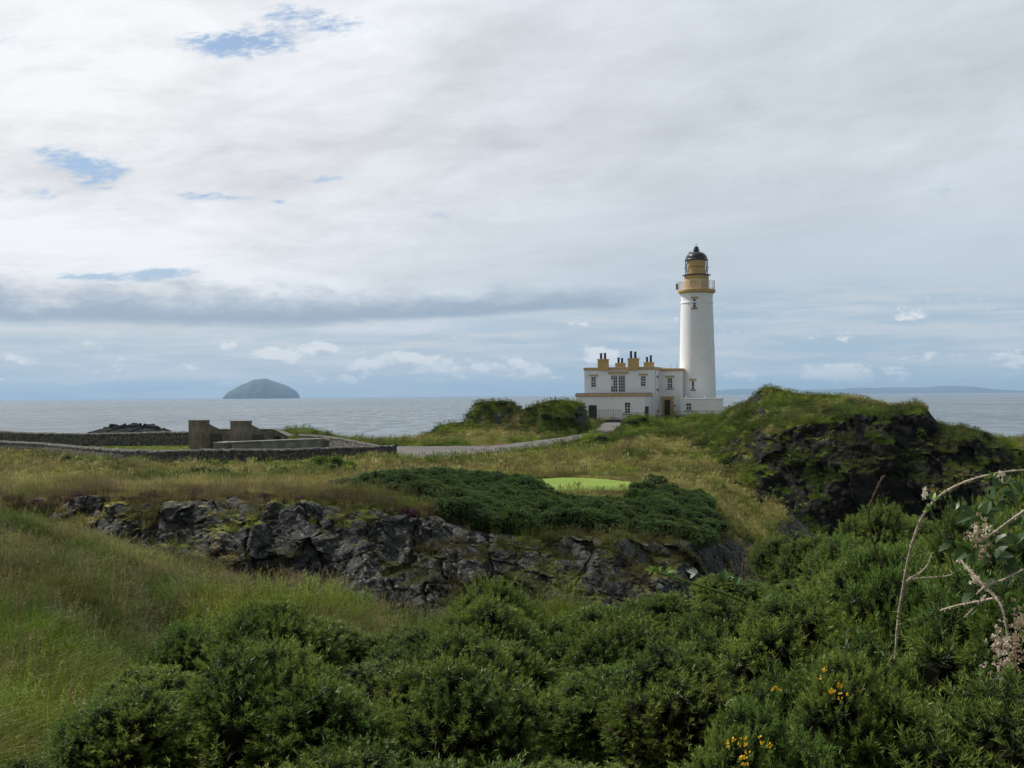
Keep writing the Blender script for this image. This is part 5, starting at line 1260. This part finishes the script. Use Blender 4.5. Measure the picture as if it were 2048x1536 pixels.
def leaves(parent, spots, D, mat, name='leaf', seed=0, bs=2.0):
    spots = [(q[0], q[1], q[2] * (.85 if bs > 1 else 1), q[3]) for q in spots]
    """each compound leaf (three leaflets) its own mesh"""
    rng = random.Random(seed)
    for px, py, L_, ang in spots:
        m_ = MB(); c = Vector(at(px, py, (D + rng.uniform(-.12, .12)) * bs)); L_ *= bs
        for da, k in ((0, 1.0), (.95, .78), (-.95, .78)):
            a = ang + da + rng.uniform(-.12, .12); d = Vector((math.cos(a), rng.uniform(-.5, .3), math.sin(a))); n_ = Vector((rng.uniform(-.5, .1), rng.uniform(-.6, -.1), 1))
            leaf_mesh(m_, c, d, n_, L_ * k, L_ * k * .72)
        me_o = m_.build(name, mat, None, True); me_o.parent = parent; me_o.matrix_parent_inverse = Matrix.Translation(parent.location).inverted()
    return
def rooted(px, py, D): D = D * 2 if D < 4.6 else D; q = at(px, py, D); return (q[0], q[1], zat(q[0], q[1]))
br = empty('bramble', rooted(1800, 1300, 3.9)); tag(br, 'big arching bramble with pale thorny canes, leaves and fading blossom at the right edge', 'bramble')
cane(br, [(1788, 1620), (1788, 1400), (1794, 1250), (1805, 1185), (1815, 1120), (1832, 1060), (1850, 1022), (1880, 988), (1930, 962), (1990, 946), (2048, 939), (2140, 938)], 3.9, 3.6, .0105, .0042, M['cane'], seed=1)
cane(br, [(1805, 1175), (1813, 1159), (1832, 1157), (1860, 1155), (1898, 1153), (1915, 1144), (1932, 1132)], 3.88, 3.8, .0045, .003, M['cane'], seed=2)
cane(br, [(1813, 1159), (1835, 1150), (1850, 1138), (1860, 1122), (1863, 1108)], 3.88, 3.95, .005, .0025, M['cane'], seed=3)
cane(br, [(1914, 1126), (1926, 1114), (1931, 1133), (1943, 1145), (1956, 1160), (1970, 1173), (1984, 1186), (1998, 1202), (2010, 1225), (2020, 1300)], 3.5, 3.3, .0095, .0075, M['cane'], seed=4)
cane(br, [(1950, 1192), (1973, 1169), (1996, 1164), (2024, 1151), (2048, 1139), (2110, 1100)], 3.4, 3.3, .005, .0035, M['cane'], seed=5)
cane(br, [(1960, 1085), (1978, 1072), (1996, 1060), (2029, 1035), (2060, 1014), (2130, 975)], 3.4, 3.2, .0055, .0075, M['cane'], seed=6)
cane(br, [(1975, 1200), (1996, 1144), (2005, 1127), (2012, 1088), (2019, 1053), (2022, 1020)], 3.6, 3.6, .004, .0025, M['canedark'], seed=7)
cane(br, [(1876, 1223), (1905, 1213), (1935, 1207), (1963, 1202), (1990, 1196)], 3.4, 3.3, .0045, .006, M['cane'], seed=8)
cane(br, [(1925, 1238), (1945, 1220), (1960, 1203), (1975, 1188)], 3.4, 3.4, .0035, .005, M['cane'], seed=9)
cane(br, [(1852, 1002), (1862, 1030), (1870, 1050), (1885, 1080)], 3.8, 3.9, .0025, .002, M['canedark'], seed=10)
leaves(br, [(1862, 1000, .045, .2), (1853, 1012, .03, -.6)], 3.75, M['bramble_young'], seed=1)
leaves(br, [(1998, 978, .062, 2.9), (2010, 968, .05, .3), (2006, 985, .06, -.5), (1985, 1005, .055, 3.3), (1998, 1003, .05, -.3), (1945, 1030, .07, 3.3), (1972, 1030, .075, .3), (1935, 1032, .05, -1.2), (1940, 1098, .075, 3.4), (1952, 1100, .06, -.9),
            (1992, 1088, .075, .1), (2030, 1090, .06, .9), (1992, 1118, .08, .2), (2010, 1130, .07, -.4), (1968, 1176, .08, -.35), (1950, 1188, .06, 3.5), (2005, 1180, .08, .1), (2030, 1192, .07, -.6), (2035, 1160, .06, .6), (1903, 1092, .05, 3.3), (2040, 1050, .06, 2.4), (2043, 985, .06, 2.2), (1908, 1020, .04, 1.1)], 3.5, M['bramble_leaf'], seed=2)
leaves(br, [(2025, 1185, .06, -1.2), (2045, 1205, .05, 3.8), (1985, 955, .03, 2.0)], 3.4, M['bramble_young'], seed=3)
def cluster(name, ctr, D, n, sx, sy, mat, seed):
    rng = random.Random(seed); pts = [at(ctr[0] + rng.gauss(0, sx), ctr[1] + rng.gauss(0, sy), (D + rng.uniform(-.08, .08)) * BS) for _ in range(n)]
    o = blossoms(name, pts, .016, 8, mat, None, seed); o.parent = br; o.matrix_parent_inverse = Matrix.Translation(br.location).inverted(); return o
cluster('blossom', (1962, 1080), 3.4, 46, 11, 22, M['petal'], 1); cluster('blossom', (1958, 1062), 3.4, 16, 9, 9, M['petalpale'], 2)
cluster('blossom', (2022, 1310), 3.0, 95, 20, 30, M['petal'], 3); cluster('blossom', (2005, 1300), 3.0, 40, 16, 22, M['petalpale'], 4); cluster('blossom', (2040, 1245), 3.0, 34, 10, 14, M['petal'], 5)
cluster('blossom', (1950, 1166), 3.4, 9, 5, 5, M['petalpale'], 6); cluster('bud', (1850, 985), 3.7, 12, 2.5, 9, M['petalpale'], 7); cluster('bud', (2003, 950), 3.6, 12, 4, 6, M['petalpale'], 8)
st = empty('dead_stem', rooted(1775, 1160, 4.3)); tag(st, 'bare brown bent stem standing against the dark headland cliff', 'dead stem')
cane(st, [(1800, 1500), (1790, 1300), (1777, 1165), (1765, 1130), (1747, 1090), (1736, 1045), (1739, 1012), (1750, 985), (1763, 958), (1771, 950)], 4.5, 4.2, .008, .0085, M['canedark'], 'stem', True, 11)
st = empty('dead_stem', rooted(1908, 1140, 4.4)); tag(st, 'thin dark upright stem behind the arching bramble cane', 'dead stem')
cane(st, [(1925, 1400), (1915, 1200), (1907, 1140), (1895, 1090), (1891, 1045), (1882, 1015), (1872, 985), (1868, 962)], 4.5, 4.3, .006, .0035, M['canedark'], 'stem', True, 12)
st = empty('dead_stem', rooted(1780, 1330, 4.0)); tag(st, 'short pale broken stem low in the thicket below the bramble', 'dead stem')
cane(st, [(1740, 1440), (1765, 1351), (1778, 1325), (1794, 1297)], 3.9, 3.9, .006, .007, M['cane'], 'stem', False, 13)
st = empty('dead_stem', rooted(1640, 1190, 5.0)); tag(st, 'thin straight pale twig leaning out of the thicket', 'dead stem')
cane(st, [(1605, 1225), (1625, 1195), (1645, 1168)], 6.5, 6.5, .005, .004, M['canedark'], 'stem', False, 14)
sp_ = empty('bramble_shoot', rooted(1400, 1170, 6.5)); tag(sp_, 'young lime green bramble shoot lying across the gorse, with one pale leaf', 'bramble')
cane(sp_, [(1500, 1210), (1455, 1188), (1420, 1178), (1380, 1165), (1340, 1152), (1308, 1143)], 6.8, 6.2, .009, .006, M['bramble_young'], 'shoot', False, 15)
leaves(sp_, [(1318, 1145, .05, 2.2), (1306, 1141, .045, 2.9), (1335, 1148, .06, .3)], 6.2, M['bramble_young'], seed=5, bs=1)
leaves(sp_, [(1392, 1148, .05, 2.6)], 6.1, M['paleleaf'], 'pale_leaf', seed=6, bs=1)
leaves(sp_, [(1450, 1165, .08, 1.8), (1470, 1170, .07, .2)], 6.6, M['bramble_leaf'], seed=7, bs=1)

# ------------------------------------------------------------------ grass and ground tufts (stuff)
def clump(name, seed, n, r, h, w, lean, heads=0, hh=1.5):
    rng = np.random.default_rng(seed); v = []; f = []
    for i in range(n):
        a = rng.uniform(0, 6.28); q = r * math.sqrt(rng.random()); x0, y0 = q * math.cos(a), q * math.sin(a); L_ = h * rng.uniform(.5, 1.15)
        b = rng.uniform(0, 6.28); le = lean * rng.uniform(.2, 1.2) * L_; ww = w * rng.uniform(.6, 1.3); s0 = np.array([-math.sin(b + 1), math.cos(b + 1), 0]) * ww / 2
        base = np.array([x0, y0, -.02]); m1 = base + [math.cos(b) * le * .3, math.sin(b) * le * .3, L_ * .58]; tip = base + [math.cos(b) * le, math.sin(b) * le, L_ * (1 - .25 * lean)]
        k = len(v); v += [base - s0, base + s0, m1 + s0 * .8, m1 - s0 * .8, tip]; f += [(k, k + 1, k + 2), (k, k + 2, k + 3), (k + 3, k + 2, k + 4)]
    for i in range(heads):
        a = rng.uniform(0, 6.28); q = r * rng.random(); base = np.array([q * math.cos(a), q * math.sin(a), 0]); L_ = h * hh * rng.uniform(.8, 1.15); b = rng.uniform(0, 6.28); le = .3 * L_
        tip = base + [math.cos(b) * le, math.sin(b) * le, L_]; s0 = np.array([-math.sin(b), math.cos(b), 0]) * w * .3
        k = len(v); v += [base - s0, base + s0, tip + s0 * .6, tip - s0 * .6]; f += [(k, k + 1, k + 2), (k, k + 2, k + 3)]
        for j in range(7):
            t = .80 + .2 * j / 6; c = base + (tip - base) * t; d = rng.normal(0, 1, 3); d[2] = abs(d[2]); d /= np.linalg.norm(d); k = len(v); s1 = np.cross(d, [0, 0, 1]) * w * .7
            v += [c - s1, c + s1, c + d * w * 4.5]; f += [(k, k + 1, k + 2)]
    o = mesh_np(name, np.array(v), np.array(f), M['grass'], False, link=False); hidden.objects.link(o); return o
clump('blade_a', 1, 26, .09, .26, .006, .7); clump('blade_b', 2, 24, .10, .30, .006, .9); clump('blade_c', 3, 20, .09, .27, .006, .7, 3, 1.5); clump('blade_d', 4, 22, .1, .20, .006, 1.0)
clump('mid_a', 5, 34, .22, .34, .014, .8); clump('mid_b', 6, 30, .22, .30, .013, .9, 5, 1.5); clump('mid_c', 7, 32, .2, .38, .013, .6, 3, 1.35)
clump('tuft_a', 8, 46, .40, .34, .030, .8); clump('tuft_b', 9, 40, .42, .42, .028, .6, 6, 1.3); clump('tuft_c', 10, 44, .34, .26, .034, 1.0)
clump('stalk_a', 11, 5, .12, .30, .009, .8, 9, 2.0); clump('stalk_b', 12, 4, .16, .36, .010, .7, 7, 1.8)
order = sorted(o.name for o in hidden.objects)
def gn_tree():
    g = bpy.data.node_groups.new('place_clumps', 'GeometryNodeTree')
    g.interface.new_socket('Geometry', in_out='INPUT', socket_type='NodeSocketGeometry'); g.interface.new_socket('Geometry', in_out='OUTPUT', socket_type='NodeSocketGeometry')
    n = g.nodes; L_ = g.links; gi = n.new('NodeGroupInput'); go = n.new('NodeGroupOutput')
    ci = n.new('GeometryNodeCollectionInfo'); ci.inputs['Collection'].default_value = hidden; ci.inputs['Separate Children'].default_value = True; ci.inputs['Reset Children'].default_value = True
    ip = n.new('GeometryNodeInstanceOnPoints'); ip.inputs['Pick Instance'].default_value = True
    def att(nm, ty):
        a = n.new('GeometryNodeInputNamedAttribute'); a.data_type = ty; a.inputs['Name'].default_value = nm; return a.outputs['Attribute']
    L_.new(gi.outputs[0], ip.inputs['Points']); L_.new(ci.outputs[0], ip.inputs['Instance']); L_.new(att('idx', 'INT'), ip.inputs['Instance Index'])
    L_.new(att('rot', 'FLOAT_VECTOR'), ip.inputs['Rotation']); L_.new(att('scl', 'FLOAT_VECTOR'), ip.inputs['Scale']); L_.new(ip.outputs[0], go.inputs[0]); return g
GNT = gn_tree()
def place(name, label, cat, P_, tint_, names, scl, rng, zs=None):
    n = len(P_); me = bpy.data.meshes.new(name); me.vertices.add(n); me.vertices.foreach_set('co', P_.astype(np.float32).ravel())
    a = me.attributes.new('tint', 'FLOAT_COLOR', 'POINT'); a.data.foreach_set('color', np.concatenate([tint_, np.ones((n, 1))], 1).astype(np.float32).ravel())
    idx = rng.choice([order.index(q) for q in names], n); a = me.attributes.new('idx', 'INT', 'POINT'); a.data.foreach_set('value', idx.astype(np.int32))
    r = np.stack([rng.normal(0, .10, n), rng.normal(0, .10, n), rng.uniform(0, 6.28, n)], 1); a = me.attributes.new('rot', 'FLOAT_VECTOR', 'POINT'); a.data.foreach_set('vector', r.astype(np.float32).ravel())
    s = scl * rng.uniform(.65, 1.25, n) * (.62 + .8 * fbm(P_[:, 0] * .5, P_[:, 1] * .5, 0, 3, 88)); s3 = np.stack([s, s, s * (1 if zs is None else zs)], 1); a = me.attributes.new('scl', 'FLOAT_VECTOR', 'POINT'); a.data.foreach_set('vector', s3.astype(np.float32).ravel())
    me.update(); o = bpy.data.objects.new(name, me); col.objects.link(o); m_ = o.modifiers.new('clumps', 'NODES'); m_.node_group = GNT
    return tag(o, label, cat, kind='stuff')
def sample(V, T, weight, n, rng):
    a = V[:-1, :-1]; b = V[:-1, 1:]; c = V[1:, :-1]; w = np.linalg.norm(np.cross(b - a, c - a), axis=2) * weight[:-1, :-1]
    n = int(n); cs = np.cumsum(w.ravel()); k = np.searchsorted(cs, rng.random(n) * cs[-1]); k = np.minimum(k, w.size - 1); i, j = np.unravel_index(k, w.shape)
    u, v = rng.random((2, n, 1)); p = a[i, j] * (1 - u) * (1 - v) + b[i, j] * u * (1 - v) + c[i, j] * (1 - u) * v + V[i + 1, j + 1] * u * v
    return p, T[i, j], w.sum()
x, y, z = GV[..., 0], GV[..., 1], GV[..., 2]; pxa = 1024 + F * x / np.maximum(y, .5)
clear = (1 - np.clip(mask_road * 3, 0, 1)) * (1 - np.clip(mask_green * 3, 0, 1))
notrock = sstep(.6, .35, GR) * sstep(.25, .5, GN[..., 2])
inview = (pxa > -160) & (pxa < 2200)
rng = np.random.default_rng(21)
w1 = notrock * inview * (y > 5) * (y < 20) * sstep(1100, 500, pxa)
p, t, A1 = sample(GV, GT, w1, 9500, rng); print('near area', A1)
def vary(t, rng, k=.22):
    return np.clip(t * (1 + rng.normal(0, k, (len(t), 1))) * (1 + rng.normal(0, .06, t.shape)), .004, 1)
t = vary(t, rng) ; dryk = sstep(.45, .62, fbm(p[:, 0] * .5, p[:, 1] * .5, 0, 4, 301))[:, None]; t = t * (1 - .6 * dryk) + np.array([.15, .14, .04]) * .6 * dryk
place('grass', 'short mixed green and brown grass on the near left slope', 'grass', p, t, ['blade_a', 'blade_b', 'blade_c', 'blade_d'], 1.0, rng)
w2 = notrock * inview * (1 - .8 * face[..., 0]) * (y >= 19) * (y < 62) * sstep(1700, 1500, pxa) * clear * np.where((y > 38) & (y < 44), .35, 1)
p, t, A2 = sample(GV, GT, w2, 24000, rng); print('mid area', A2)
t = vary(t, rng); dryk = sstep(.45, .62, fbm(p[:, 0] * .4, p[:, 1] * .4, 0, 4, 302))[:, None]; t = t * (1 - .35 * dryk) + np.array([.24, .20, .08]) * .35 * dryk
brow = (sstep(42.5, 45, p[:, 1]) * sstep(58, 52, p[:, 1]))[:, None]
place('grass', 'longer rough grass on the slope and along the top of the near cliff', 'grass', p, t, ['mid_a', 'mid_b', 'mid_c'], .85, rng)
edge = notrock * inview * sstep(15, 18, y) * sstep(34, 29, y) * sstep(.35, .6, fbm(x * .5, y * .5, 0, 3, 402)) + .25 * w1
p, t, _a = sample(GV, GT, edge, 1000, rng); t = np.array([[.27, .20, .11]]) * rng.uniform(.6, 1.3, (len(p), 1))
place('grass', 'brown seeding grass stalks along the edge of the near slope', 'grass', p, t, ['stalk_a', 'stalk_b'], .75, rng)
w3 = notrock * inview * (y >= 60) * (y < 178) * clear * np.where(encl, .0, 1) * (z > 2)
p, t, A3 = sample(GV, GT, w3, 52000, rng); print('far area', A3); t = vary(t, rng, .25)
place('grass', 'rough tan and green grass tussocks covering the plateau and mounds', 'grass', p, t, ['tuft_a', 'tuft_b', 'tuft_c'], .85, rng)
w5 = notrock * encl * clear
p, t, A5 = sample(GV, GT, w5 * inview, 9000, rng)
place('grass', 'short pale green lawn inside the stone wall', 'grass', p, vary(t, rng, .15), ['tuft_c'], .45, rng)
x, y, z = HV[..., 0], HV[..., 1], HV[..., 2]; pxh = 1024 + F * x / np.maximum(y, .5)
w4 = sstep(.6, .35, hr) * (1 - .92 * facem) * (pxh < 2200) * sstep(.1, .4, nn[..., 2]) * (y < 125)
p, t, A4 = sample(HV, ht, w4, 26000, rng); print('headland area', A4)
place('grass', 'rough grass on the top and flank of the right headland', 'grass', p, vary(t, rng, .25), ['tuft_a', 'tuft_b', 'tuft_c'], .72, rng)
# small ferns, herbs and seed stalks standing along the edge of the near slope
